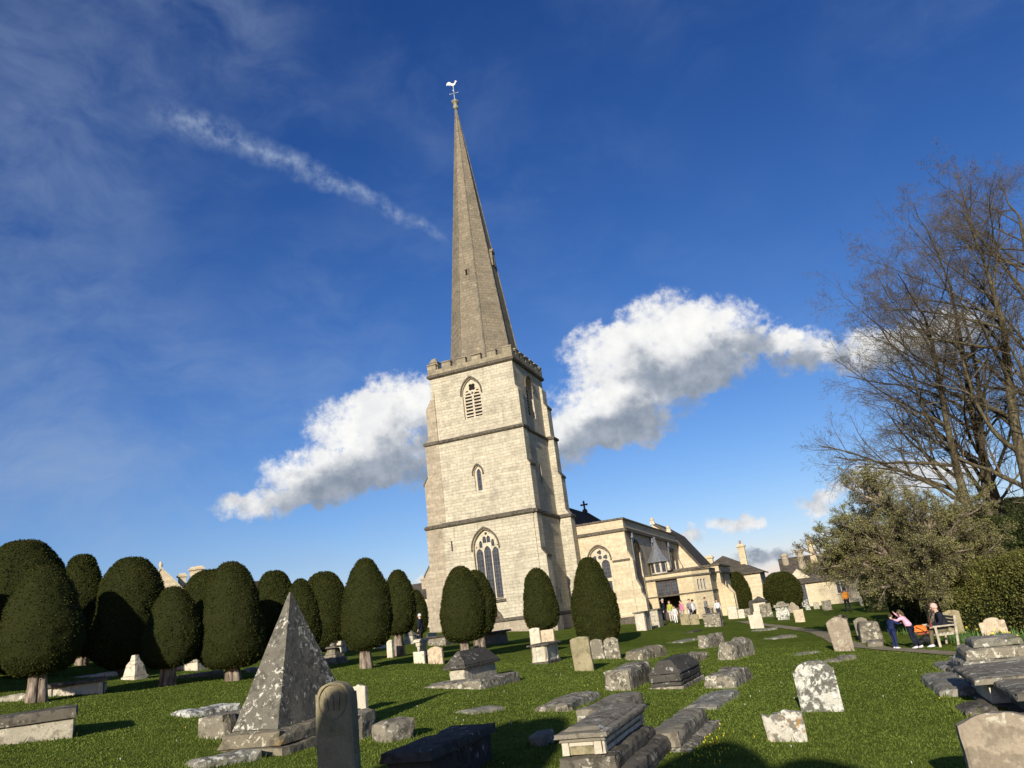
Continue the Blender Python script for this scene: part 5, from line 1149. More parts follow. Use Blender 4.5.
slab('flat_slab', 'mossy sunken slab above the big white headstone', (800, 656), (794, 654.5), (821, 652), None, .04, 'slabtop', R(30), group=SG, w=.6)
slab('flat_slab', 'brown sunken slab just below the curve of the path', (776, 639.5), (770, 638.5), (798, 636), None, .05, 'slabtop', R(30), group=SG, w=.8)
slab('flat_slab', 'light slab lying right of the squat pale headstone by the path', (762, 631), (757, 630), (778, 627), None, .07, 'slabtop', R(30), group=SG, w=.7)
headstone('squat pale square headstone near the start of the path', (751, 628.6), (764.5, 628.2), (756, 613.5), 'broken', .08, 'pale', .14, group=HG, lean=-2)
# right hand cluster of table tombs
def table(label, near, left, right, top, dyaw, l=None, w=None, body='ochre', lidm='grey', hh=None):
    C, c, w, l, rz = fit_nw(near, left, right, l, w); H = hh or (at_h(top[0], top[1], C)-C.z)
    root = empty('table_tomb', c, rz, label, 'table tomb', 'table tombs at the right edge')
    q = MB(); q.rbox(-w/2-.02, w/2+.02, -l/2-.02, l/2+.02, -.4, .05, .16, .01, nseed()); q.build('plinth', M['lid'], root)
    q = MB(); q.rbox(-w/2+.1, w/2-.1, -l/2+.1, l/2-.1, .053, H-.1, .16, .006, nseed()); bo = q.build('body', M[body], root)
    q = MB(); q.rbox(-w/2-.1, w/2+.1, -l/2-.1, l/2+.1, H-.097, H, .16, .01, nseed(), rnd=.03, topn=.01); q.build('lid', M[lidm], root)
    return root
# ------------------------------------------------------------------ right-hand cluster of tombs
table('broad table tomb with grey flat top and pale end panel at the right edge', (988, 709), (958, 664), None, (979, 677.5), 0, None, 1.15, 'pale')
table('lower table tomb cropped by the right edge, in front of a broader one', (1031, 724), (995, 679), None, (1022.5, 692), 0, None, .95, 'grey')
slab('low_slab', 'mossy low slab with dark left edge, in front of the stepped tomb', (938.5, 698), (920, 681), (949, 697.5), None, .12, 'slabtop', 'nw', None, .62, group=SG)
slab('low_slab', 'thick grey slab just left of the broad table tomb', (958, 691), (947.5, 679), (973, 689), None, .12, 'lid', 'nw', None, .6, group=SG)
slab('low_slab', 'narrow dark slab lying below the broad table tomb', (964, 718), (951.5, 706), (976, 716), None, .07, 'lid', 'nw', None, .5, group=SG)
slab('low_slab', 'thin slab in the grass left of the stepped tomb', (941.5, 672), (931.5, 663.5), (964, 670), None, .08, 'slabtop', 'nw', group=SG)
def stepped_right():
    c = G(992, 674); root = empty('stepped_tomb', c, -YAW, 'long lichened stepped tomb of four grey courses near the bench', 'chest tomb')
    s_ = math.hypot(c.x, c.y)/FOC*.9; w = 66*s_
    for i, (wf, h0, h1) in enumerate(((1.0, -.4, .16), (.9, .163, .36), (.8, .363, .58), (.6, .583, .74))):
        q = MB(); q.rbox(-w*wf/2+i*.06, w*wf/2+i*.06, -.9+i*.12, .9-i*.12, h0, h1, .15, .03, 200+i, rnd=.05); q.build('course', M['slabtop' if i % 2 else 'greyl'], root)
stepped_right()
headstone('buff round topped headstone near the right edge before the hedge', (984, 640), (1011, 640), (996, 617), 'shoulder2', .3, 'pink', .12, group=HG, lean=-3)
headstone('mossy greenish headstone standing right behind the bench', (948, 634), (965, 633), (953, 609.5), 'segment', .12, 'ochre', .14, group=HG)
headstone('grey rounded headstone left of the low chest near the children', (858, 639), (872, 638), (864, 617), 'segment', .2, 'greyl', .14, group=HG, lean=-2)
slab('low_tomb', 'long grey broken chest tomb left of the playing children', (862, 643.5), (858, 636), (884, 642), (862, 623), None, 'greyl', 'nw', 1.4, cat='block tomb', amp=.04, topn=.08)
slab('low_tomb', 'low grey plinth stone at the foot of the broken chest', (868, 648), (864, 645), (884, 647), None, .2, 'grey', 'nw', .8, cat='block tomb', amp=.03)
# far stones by the porch and vestry
chest('chest_tomb', 'pale fluted chest tomb with overhanging lid by the porch, the nearer one', (646.5, 630.5), (637, 631), (657, 628.5), (645, 611), 'pale', 'lid', .09, .1, 0, 0, l=1.6, group=CG, panels=True, seg=.3)
chest('chest_tomb', 'pale chest tomb closer to the porch doorway, the farther of two', (660, 627), (652, 627.5), (664, 626), (658, 608.5), 'lime', 'lid', .09, .08, 0, 0, l=1.6, group=CG, seg=.3)
headstone('square grey headstone in front of the woman in pink', (681.5, 625), (690.3, 624.5), (685, 614), 'flat', .06, 'ochre', .15, group=HG)
headstone('square grey headstone right of the one before the woman in pink', (691, 625), (700, 624.3), (695, 614), 'segment', .1, 'ochre', .15, group=HG)
slab('stone_chest', 'big lichened rubble chest tomb before the vestry wall', (722, 626.5), (704, 627.5), (731, 625), (722, 612.5), None, 'greyl', 0, 1.8, cat='block tomb', amp=.05, topn=.06, seg=.3)
slab('stone_chest', 'smaller raised stone on top of the rubble chest tomb', (714, 618), (706, 618), None, (714, 607), None, 'greyl', 0, .8, cat='stone block', amp=.04, seg=.3)
headstone('cream squared block right of the rubble chest tomb', (729, 619), (739, 618.5), (733, 606.5), 'flat', .05, 'pale', .6, group=HG, cat='stone block', name='stone_block')
headstone('low cream headstone right of the cream squared block', (739, 618.4), (745.5, 618), (742, 609), 'segment', .1, 'pale', .2, group=HG)
headstone('low grey headstone, third right of the rubble chest tomb', (745.5, 616.5), (751.5, 616), (748, 608.5), 'flat', .1, 'grey', .2, group=HG)
headstone('dark arched headstone before the foot of the leaning yew column', (750.5, 613.5), (757, 613), (753.5, 600), 'round', .5, 'darks', .3, group=HG)
stepped('capped_monument', 'white monument with dark pyramid cap between the column yew and round yew', 761, 611, 14, [('base', 15, 5, .03, None), ('body', 12.5, 8.5, .05, None), ('cornice', 16, 1, 0, 'darks'), ('cap', 14, 4.5, .92, 'darks')], 'pale', dyaw=0, r_at=66)
headstone('grey lichen footed slab leaning before the white capped monument', (762, 617.5), (773.5, 616.5), (766, 603.5), 'flat', .05, 'greyl', .15, group=HG, lean=-3)
stepped('bulging_tomb', 'white bulging pedestal tomb with ragged grey lid near the round yew', 784.5, 620.5, 13, [('base', 10, 3, -.15, None), ('belly', 13, 6, .1, None), ('neck', 11, 3, -.15, None), ('lid', 16, 2.5, .1, 'greyl'), ('crest', 9, 2.5, .4, 'greyl')], 'white', r_at=58)
headstone('ochre square headstone right of the white bulging tomb', (795.5, 622.5), (805.5, 621.8), (800, 609.5), 'flat', .05, 'pink', .15, group=HG)
headstone('brown gabled headstone behind the ochre square one', (788, 613), (800, 612), (793, 602), 'ogee', .4, 'brownst', .3, group=HG)
headstone('white slab with black edge leaning before the cottage wall', (806, 610), (811, 609.5), (807.5, 599), 'slant', .2, 'white', .5, group=HG, lean=-5)
headstone('small pale headstone, left of the grey one below the cottage wall', (814, 609), (820, 608.5), (816.5, 602), 'segment', .2, 'lime', .2, group=HG)
headstone('broad grey square headstone below the cottage wall', (823, 610.5), (832.5, 610), (827, 600.5), 'flat', .05, 'grey', .2, group=HG)
headstone('small grey headstone under the thorn tree left of its trunk', (915, 612), (920, 611.5), (917, 602), 'segment', .2, 'brownst', .2, group=HG)
headstone('dark squat stone in shade under the thorn tree', (871, 611), (880, 611), (875, 596), 'segment', .2, 'darks', .3, group=HG)
headstone('thin pale leaning slab in shade right of the walker in orange', (861, 606), (864.5, 605), (858, 589), 'flat', .2, 'lime', .2, group=HG, lean=-6)
# ------------------------------------------------------------------ bare beech trees
class Tree:
    def __init__(s, seed): s.rng = random.Random(seed); s.V = {}; s.F = {}
    def tube(s, key, pts, rads, n):
        V = s.V.setdefault(key, []); F = s.F.setdefault(key, []); b = len(V); ref = None
        for i, p in enumerate(pts):
            d = pts[min(i+1, len(pts)-1)]-pts[max(i-1, 0)]
            if d.length < 1e-9: d = Vector((0, 0, 1))
            d.normalize()
            if ref is None: ref = d.orthogonal().normalized()
            ref = ref-d*ref.dot(d)
            ref = ref.normalized() if ref.length > 1e-6 else d.orthogonal().normalized()
            w = d.cross(ref)
            for k in range(n):
                a = 6.28318*k/n; V.append(p+(ref*math.cos(a)+w*math.sin(a))*rads[i])
        for i in range(len(pts)-1):
            for k in range(n):
                k2 = (k+1) % n; F.append((b+i*n+k, b+i*n+k2, b+(i+1)*n+k2, b+(i+1)*n+k))
    def grow(s, p, d, L, r, lev, spec):
        """spec[lev] = (segments, wander, children, angle, length factor, radius factor, up pull, sides)"""
        seg, wan, ch, ang, lf, rf, up, sides = spec[lev]; rng = s.rng
        pts = [p.copy()]; rads = [r]; dd = d.normalized()
        for i in range(seg):
            dd = (dd+Vector((rng.gauss(0, wan), rng.gauss(0, wan), rng.gauss(0, wan)+up))).normalized(); p = p+dd*(L/seg); pts.append(p.copy()); rads.append(max(r*(1-(i+1)/seg*.75), .0035))
        s.tube('limb' if lev < 1 else 'twig', pts, rads, sides)
        if lev+1 < len(spec):
            n = ch if isinstance(ch, int) else rng.randint(*ch)
            for k in range(n):
                t_ = .18+.8*(k+rng.random())/n; i = min(seg-1, int(t_*seg)); f = t_*seg-i; q = pts[i].lerp(pts[i+1], f); ax = (pts[i+1]-pts[i]).normalized()
                perp = ax.orthogonal().normalized(); perp.rotate(Matrix.Rotation(rng.uniform(0, 6.28), 3, ax)); a = R(ang)*rng.uniform(.7, 1.25)
                nd = ax*math.cos(a)+perp*math.sin(a)
                s.grow(q, nd, L*lf*rng.uniform(.65, 1.15)*(1.15-.6*t_), max(.004, rads[i]*rf), lev+1, spec)
    def out(s, root, mats, names):
        for k in s.F: mesh_np(names[k], [tuple(v) for v in s.V[k]], s.F[k], mats[k], root, True)
def beech(label, base_px, r, pts, r0, seed, nl, blen, leftish=0.0):
    c = at_r(base_px[0], base_px[1], r); c.z = gz(c.x, c.y); root = empty('bare_tree', c, 0, label, 'tree', 'bare beech trees at the right')
    T = Tree(seed); rng = T.rng
    P = [Vector((0, 0, -.3))]
    for i, (x, y) in enumerate(pts): 
        q = at_r(x, y, r+rng.uniform(-.4, .4)*(i+1)); P.append(q-c)
    # subdivide trunk smoothly
    out = []; n = len(P)
    for i in range(n-1):
        a, b_ = P[i], P[i+1]; p0 = P[max(0, i-1)]; p3 = P[min(n-1, i+2)]
        for k in range(5):
            t_ = k/5; out.append(.5*((2*a)+(b_-p0)*t_+(2*p0-5*a+4*b_-p3)*t_*t_+(-p0+3*a-3*b_+p3)*t_**3))
    out.append(P[-1]); N = len(out); rad = [r0*(1-.82*(i/(N-1))**.9)*(1+.35*max(0, 1-i/3)) for i in range(N)]
    TT = Tree(seed+1); TT.tube('limb', out, rad, 12); TT.out(root, {'limb': M['bark']}, {'limb': 'trunk'})
    spec = [(9, .10, (8, 11), 42, .55, .5, .02, 6), (7, .11, (6, 8), 42, .55, .55, .01, 4), (5, .13, (4, 5), 40, .55, .6, .0, 3), (3, .15, (2, 3), 38, .6, .7, .01, 3), (2, .16, 0, 0, 0, 0, .02, 3)]
    for k in range(nl):
        t_ = .3+.7*(k+rng.random()*.6)/nl; i = min(N-2, int(t_*(N-1))); q = out[i]; ax = (out[i+1]-out[i]).normalized()
        side = Vector((math.cos(rng.uniform(0, 6.28)), math.sin(rng.uniform(0, 6.28)), 0)); side = (side+Vector((-leftish, 0, 0))).normalized(); a = R(rng.uniform(32, 62))
        d = (ax*math.cos(a)+side*math.sin(a)); T.grow(q, d, blen*(1.1-.32*t_)*rng.uniform(.8, 1.15), rad[i]*.5, 0, spec)
    T.grow(out[-1], (out[-1]-out[-3]), blen*.7, rad[-1], 0, spec)
    T.out(root, {'limb': M['bark'], 'twig': M['twig']}, {'limb': 'limbs', 'twig': 'crown'})
beech('bare beech with the leftmost forked trunk behind the thorn tree', (977, 590), 46, [(976, 560), (971, 520), (960, 480), (951, 443), (942, 398), (934, 352), (925, 318)], .33, 11, 15, 7.4, .85)
beech('bare beech with leaning double trunk, second from the left', (1018, 592), 50, [(1014, 560), (1003, 520), (988, 475), (976, 430), (968, 385), (960, 335), (950, 285)], .36, 12, 16, 7.6, .8)
beech('tallest bare beech reaching the top right, its left limbs sweeping over the cloud', (1050, 595), 45, [(1043, 550), (1030, 490), (1016, 430), (1009, 380), (1004, 330), (997, 305), (986, 268)], .4, 13, 18, 7.0, .6)
beech('bare beech cropped by the right edge of the view', (1085, 598), 47, [(1078, 540), (1064, 470), (1050, 410), (1040, 360), (1036, 300), (1028, 260), (1020, 220)], .4, 14, 17, 6.6, .5)
beech('slender bare beech between the two nearest big trunks', (1000, 594), 49, [(996, 560), (990, 520), (984, 480), (981, 430), (978, 380), (971, 345), (962, 312)], .28, 15, 11, 5.6, .2)
# ------------------------------------------------------------------ thorn tree coming into bud
def leaves(name, P, s, mat, parent, rng, flat_=.0, asp=1.6):
    N = len(P); a = rng.normal(size=(N, 3)); a /= np.linalg.norm(a, axis=1)[:, None]; b_ = np.cross(a, rng.normal(size=(N, 3))); b_ /= np.linalg.norm(b_, axis=1)[:, None]
    s = s*rng.uniform(.6, 1.3, N)[:, None]
    V = np.stack([P-b_*s*.5, P+a*s*asp*.5, P+b_*s*.5, P-a*s*asp*.5], 1).reshape(-1, 3)
    return mesh_np(name, V, np.arange(N*4).reshape(-1, 4), mat, parent)
def thorn(label, base_px, r, targets, seed, nleaf, name='thorn_tree', spread=1.0, r0=.22, mat='bud', ls=.05, n_l=3):
    c = at_r(base_px[0], base_px[1], r); c.z = gz(c.x, c.y); root = empty(name, c, 0, label, 'tree'); T = Tree(seed); rng = T.rng
    spec = [(8, .12, (8, 10), 48, .5, .55, .02, 6), (6, .14, (6, 8), 44, .52, .55, .01, 4), (5, .15, (4, 5), 40, .55, .6, .0, 3), (4, .17, 3, 40, .6, .7, 0, 3), (3, .17, 0, 0, 0, 0, 0, 3)]
    TT = Tree(seed+1)
    for (pts, rad) in targets:
        P = [Vector((0, 0, -.3))]+[at_r(x, y, r+dr)-c for (x, y, dr) in pts]
        TT.tube('t', P, [rad*(1.25 if i == 0 else 1-.6*i/len(P)) for i in range(len(P))], 9)
        for i in range(2, len(P)):
            for k in range(n_l):
                d = (P[i]-P[i-1]).normalized()+Vector((rng.gauss(0, .75), rng.gauss(0, .75), rng.gauss(.1, .4))); T.grow(P[i-1].lerp(P[i], rng.random()), d, 2.1*spread*rng.uniform(.7, 1.2), rad*.38, 0, spec)
    TT.out(root, {'t': M['thorn']}, {'t': 'trunk'}); T.out(root, {'limb': M['thorn'], 'twig': M['twig']}, {'limb': 'limbs', 'twig': 'crown'})
    V = np.array([tuple(v) for v in T.V['twig']]); g = np.random.default_rng(seed); idx = g.integers(0, len(V), nleaf); P = V[idx]+g.normal(size=(nleaf, 3))*.05
    ch = [o for o in root.children if o.name.startswith('crown')][0]; leaves('foliage', P, ls, M[mat], ch, g); return root
thorn('wide budding thorn tree with leaning pale trunk behind the bench and children', (934, 617), 35,
      [([(930, 604, 0), (917, 592, -.3), (902, 583, -.6), (885, 572, -.8), (862, 565, -1), (838, 558, -1)], .24), ([(929, 600, .2), (921, 580, .4), (915, 558, .6), (905, 535, .8), (893, 515, .8), (880, 500, .8)], .2),
       ([(926, 598, 0), (912, 575, -.6), (890, 555, -1), (868, 540, -1.4), (848, 528, -1.4)], .17), ([(932, 600, .3), (935, 575, .8), (942, 552, 1.2), (950, 532, 1.4), (958, 515, 1.4)], .17), ([(933, 602, .5), (945, 585, 1.2), (962, 570, 1.8), (980, 560, 2)], .14), ([(928, 600, -.3), (925, 570, -1.2), (928, 545, -1.8), (930, 520, -2)], .15),
       ([(922, 594, 1), (900, 570, 1.8), (880, 548, 2.4), (868, 520, 2.6)], .14)], 21, 135000, spread=.8, ls=.03, n_l=6)
# ------------------------------------------------------------------ hedge and evergreens
def hedge(name, label, path, w, hs, seed, N, mat='hedge', cat='hedge', ls=.07, top_px=None):
    """path: ground points; leafy box with a lumpy surface"""
    g = np.random.default_rng(seed); cols = []; L = 0; P = [Vector((p[0], p[1])) for p in path]
    samples = []
    for i in range(len(P)-1):
        n = max(2, int((P[i+1]-P[i]).length/.35))
        for k in range(n): samples.append((P[i].lerp(P[i+1], k/n), hs[i]+(hs[i+1]-hs[i])*k/n, (P[i+1]-P[i]).normalized()))
    samples.append((P[-1], hs[-1], (P[-1]-P[-2]).normalized())); V = []; m = 18
    o0 = samples[0][0]; z0 = gz(o0.x, o0.y)
    def section(p, h, d, j):
        n = Vector((-d.y, d.x)); a = math.pi*j/(m-1); cx = math.copysign(abs(math.cos(a))**.45, math.cos(a))*w/2; cz = abs(math.sin(a))**.5*h
        q = Vector((p.x+n.x*cx, p.y+n.y*cx, gz(p.x, p.y)+cz)); nn = noise.noise(q*.6+Vector((seed, 0, 0)))*.42+noise.noise(q*1.7)*.26+noise.noise(q*4.5)*.12
        out = Vector((n.x*math.cos(a), n.y*math.cos(a), math.sin(a))); return q+out*nn*(.15 if j in (0, m-1) else 1)
    for (p, h, d) in samples:
        for j in range(m): V.append(section(p, h, d, j))
    ns = len(samples); F = [(i*m+j, i*m+j+1, (i+1)*m+j+1, (i+1)*m+j) for i in range(ns-1) for j in range(m-1)]
    mid = [len(V), len(V)+1]; V.append(sum((V[j] for j in range(m)), Vector())/m); V.append(sum((V[(ns-1)*m+j] for j in range(m)), Vector())/m)
    root = empty(name, (o0.x, o0.y, z0), 0, label, cat); O = Vector((o0.x, o0.y, z0)); VV = np.array([tuple(v-O) for v in V])
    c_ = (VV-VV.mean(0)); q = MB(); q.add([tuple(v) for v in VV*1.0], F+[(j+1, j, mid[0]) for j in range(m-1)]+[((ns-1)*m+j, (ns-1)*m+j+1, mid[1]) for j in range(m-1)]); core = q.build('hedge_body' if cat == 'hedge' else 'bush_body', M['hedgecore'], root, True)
    Fi = np.array(F); fi = g.integers(0, len(Fi), N); uv = g.random((N, 2)); A, B_, C_, D_ = (VV[Fi[fi, k]] for k in range(4))
    Pp = (A*(1-uv[:, :1])+B_*uv[:, :1])*(1-uv[:, 1:])+(D_*(1-uv[:, :1])+C_*uv[:, :1])*uv[:, 1:]
    Pp = Pp+g.normal(size=(N, 3))*.05; leaves('foliage', Pp, ls, M[mat], core, g, asp=1.5); return root
a1 = G(940, 626); a2 = G(962, 632); a3 = at_r(1024, 634, 30); a4 = at_r(1150, 640, 28)
for v_ in (a3, a4): v_.z = gz(v_.x, v_.y)
hedge('hedge', 'tall lumpy green hedge behind the bench running off to the right', [at_r(950, 620, 40), at_r(978, 620, 37.5), at_r(1030, 620, 35.5), at_r(1150, 620, 32)], 2.4, [2.1, 2.4, 2.7, 2.9], 31, 100000, ls=.06)
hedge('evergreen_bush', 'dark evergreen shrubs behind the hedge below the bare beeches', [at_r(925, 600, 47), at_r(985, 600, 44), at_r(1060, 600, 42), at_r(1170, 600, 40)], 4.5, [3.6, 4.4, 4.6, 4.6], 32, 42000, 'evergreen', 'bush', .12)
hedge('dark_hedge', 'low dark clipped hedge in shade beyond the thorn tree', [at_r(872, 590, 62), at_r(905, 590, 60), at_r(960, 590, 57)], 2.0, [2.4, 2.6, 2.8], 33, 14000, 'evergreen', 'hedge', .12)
hedge('far_bush', 'far tree line between the cottage and the dark hedge', [at_r(838, 590, 120), at_r(900, 590, 118), at_r(1000, 590, 115), at_r(1200, 590, 110)], 8, [6, 8, 9, 9], 34, 26000, 'evergreen', 'bush', .32)
# ------------------------------------------------------------------ daffodils and plants by the path
def clump(label, px, py, r, n, seed, flowers=0, name='daffodil_clump', h=.35, cat='plant', grp=''):
    c = G(px, py) if r is None else at_r(px, py, r); c.z = gz(c.x, c.y); root = empty(name, c, 0, label, cat, grp or None); g = random.Random(seed)
    lf = MB(); fl = MB(); 
    for k in range(n):
        x, y = g.gauss(0, .32), g.gauss(0, .25); a = g.uniform(0, 6.28); ln = g.uniform(.05, .14); hh = h*g.uniform(.6, 1.1); w = .014
        d = Vector((math.cos(a), math.sin(a), 0)); s_ = Vector((-d.y, d.x, 0))*w; b0 = Vector((x, y, -.02)); b1 = b0+Vector((0, 0, hh*.6))+d*ln*.35; b2 = b0+Vector((0, 0, hh))+d*ln
        lf.add([b0-s_, b0+s_, b1+s_, b1-s_, b2], [(0, 1, 2, 3), (3, 2, 4)])
        if k < flowers:
            f = b0+Vector((0, 0, hh*1.15))+d*ln*.6; nn = Vector((g.gauss(0, .4), -1, .15)).normalized(); u = nn.orthogonal().normalized(); v = nn.cross(u); R0 = .042
            fl.add([f]+[f+(u*math.cos(6.283*q/12)+v*math.sin(6.283*q/12))*R0*(1 if q % 2 else .5) for q in range(12)], [(0, 1+q, 1+(q+1) % 12) for q in range(12)]); fl.tube([f, f+nn*.035], [.014, .02], 6); lf.tube([b0, f], .005, 3)
    o = lf.build('leaves', M['bulb'], root)
    if flowers: fl.build('flower_heads', M['daff'], root)
M['bulb'] = flat('bulb_leaves', (.09, .16, .045), .6, 0, .4, 3.); M['daff'] = flat('daffodil_petals', (.78, .62, .06), .6)
for i, (px, py, n, f, lb) in enumerate(((876, 628, 90, 22, 'yellow daffodils nodding beside the broken chest tomb'), (892, 625, 80, 10, 'daffodil clump behind the playing boy'), (918, 634, 110, 0, 'leafy green bulbs between the children and the bench'), (927, 626, 90, 4, 'bulb leaves left of the thorn tree trunk'),
    (970, 640, 120, 3, 'green bulb foliage right of the bench'), (1003, 640, 120, 5, 'bulb foliage between the buff headstone and hedge'), (1018, 644, 140, 7, 'bulb foliage cropped by the right edge'), (958, 643, 60, 0, 'low bulb leaves at the back leg of the bench'))):
    clump(lb, px, py, None, n, i, f, grp='clumps of bulbs along the hedge')
# ------------------------------------------------------------------ bench
def bench():
    # side-on, facing image left; origin at the near front leg
    c = G(957, 646.5); root = empty('bench', c, R(0), 'pale wooden slatted bench seen end-on beside the path', 'bench')
    a = math.atan2(-c.x, c.y); root.rotation_euler.z = a+R(12)       # local -x = facing, local y = away from the camera
    wd = flat('weathered_teak', (.4, .35, .26), .8, 0, .25, 12.)
    Lb = 1.5
    for y in (0, Lb):
        for (nm_, x0, x1, z1_, tilt) in (('front_leg', -.5, -.43, .62, 0), ('back_leg', 0, .07, .92, .12)):
            q = MB(); q.add([(x0, y-.035, -.05), (x1, y-.035, -.05), (x1, y+.035, -.05), (x0, y+.035, -.05), (x0+tilt, y-.035, z1_), (x1+tilt, y-.035, z1_), (x1+tilt, y+.035, z1_), (x0+tilt, y+.035, z1_)], [(0, 3, 2, 1), (4, 5, 6, 7), (0, 1, 5, 4), (1, 2, 6, 5), (2, 3, 7, 6), (3, 0, 4, 7)]); q.build('leg', wd, root)
        q = MB(); q.box(-.54, .08, y-.045, y+.045, .622, .665); q.build('armrest', wd, root)
        q = MB(); q.box(-.428, .01, y-.02, y+.02, .36, .42); q.build('rail', wd, root)
    q = MB()
    for k in range(5): q.box(-.5+k*.105, -.415+k*.105, -.03, Lb+.03, .422, .447)
    q.build('seat', wd, root)
    q = MB()
    for k in range(4): z = .52+k*.1; x = .045+(z)*.12; q.box(x, x+.025, .04, Lb-.04, z, z+.07)
    q.build('backrest', wd, root)
    return root, c
bench_root, bc = bench()
# ------------------------------------------------------------------ people
SKIN = flat('skin', (.55, .36, .27), .6, 0, .08); 
def cloth(name, col): return flat(name, col, .85, 0, .12, 6.)
J0 = dict(pel=(0, 0, .53), spi=(0, .0, .62), che=(0, .0, .74), nek=(0, .0, .825), hd0=(0, .008, .87), hd1=(0, .012, .93), hd2=(0, .01, .975),
          shL=(-.105, 0, .80), elL=(-.14, -.01, .64), wrL=(-.15, .03, .50), haL=(-.152, .045, .46), shR=(.105, 0, .80), elR=(.14, -.01, .64), wrR=(.15, .03, .50), haR=(.152, .045, .46),
          hiL=(-.052, 0, .505), knL=(-.058, .012, .285), anL=(-.06, -.012, .045), toL=(-.066, .085, .018), hiR=(.052, 0, .505), knR=(.058, .012, .285), anR=(.06, -.012, .045), toR=(.066, .085, .018))
BONES = [('pel', 'spi'), ('spi', 'che'), ('che', 'nek'), ('nek', 'hd0'), ('hd0', 'hd1'), ('hd1', 'hd2')]+[(a+s_, b_+s_) for s_ in 'LR' for a, b_ in (('sh', 'el'), ('el', 'wr'), ('wr', 'ha'), ('hi', 'kn'), ('kn', 'an'), ('an', 'to'))]+[('che', 'shL'), ('che', 'shR'), ('pel', 'hiL'), ('pel', 'hiR')]
RAD = dict(pel=.075, spi=.066, che=.078, nek=.034, hd0=.036, hd1=.055, hd2=.04, sh=.038, el=.026, wr=.019, ha=.014, hi=.056, kn=.036, an=.023, to=.02)
def rad_of(k): return RAD.get(k, RAD.get(k[:2], .03))
def skinned(name, J, bones, radf, mat, parent, root_j, lvl=2, extra=None, flat_xy=(1, 1)):
    used = []; 
    for a, b_ in bones:
        for k in (a, b_):
            if k not in used: used.append(k)
    me = bpy.data.meshes.new(name); me.from_pydata([J[k] for k in used], [(used.index(a), used.index(b_)) for a, b_ in bones], []); o = bpy.data.objects.new(name, me); COL.objects.link(o)
    md = o.modifiers.new('s', 'SKIN'); md.use_smooth_shade = True
    for i, k in enumerate(used):
        sv = me.skin_vertices[0].data[i]; r_ = radf(k); sv.radius = (r_, r_); sv.use_root = (k == root_j)
    sb_ = o.modifiers.new('u', 'SUBSURF'); sb_.levels = lvl; sb_.render_levels = lvl
    bpy.context.view_layer.update(); dg = bpy.context.evaluated_depsgraph_get(); m2 = bpy.data.meshes.new_from_object(o.evaluated_get(dg)); o.modifiers.clear(); o.data = m2; bpy.data.meshes.remove(me)
    if extra:
        bm = bmesh.new(); bm.from_mesh(m2); q = MB(); extra(q)
        tmp = bpy.data.meshes.new('t'); tmp.from_pydata([tuple(v) for v in q.v], [], q.f); bm.from_mesh(tmp); bpy.data.meshes.remove(tmp); bm.to_mesh(m2); bm.free()
    m2.materials.clear(); m2.materials.append(mat); m2.polygons.foreach_set('use_smooth', [True]*len(m2.polygons)); o.parent = parent; return o
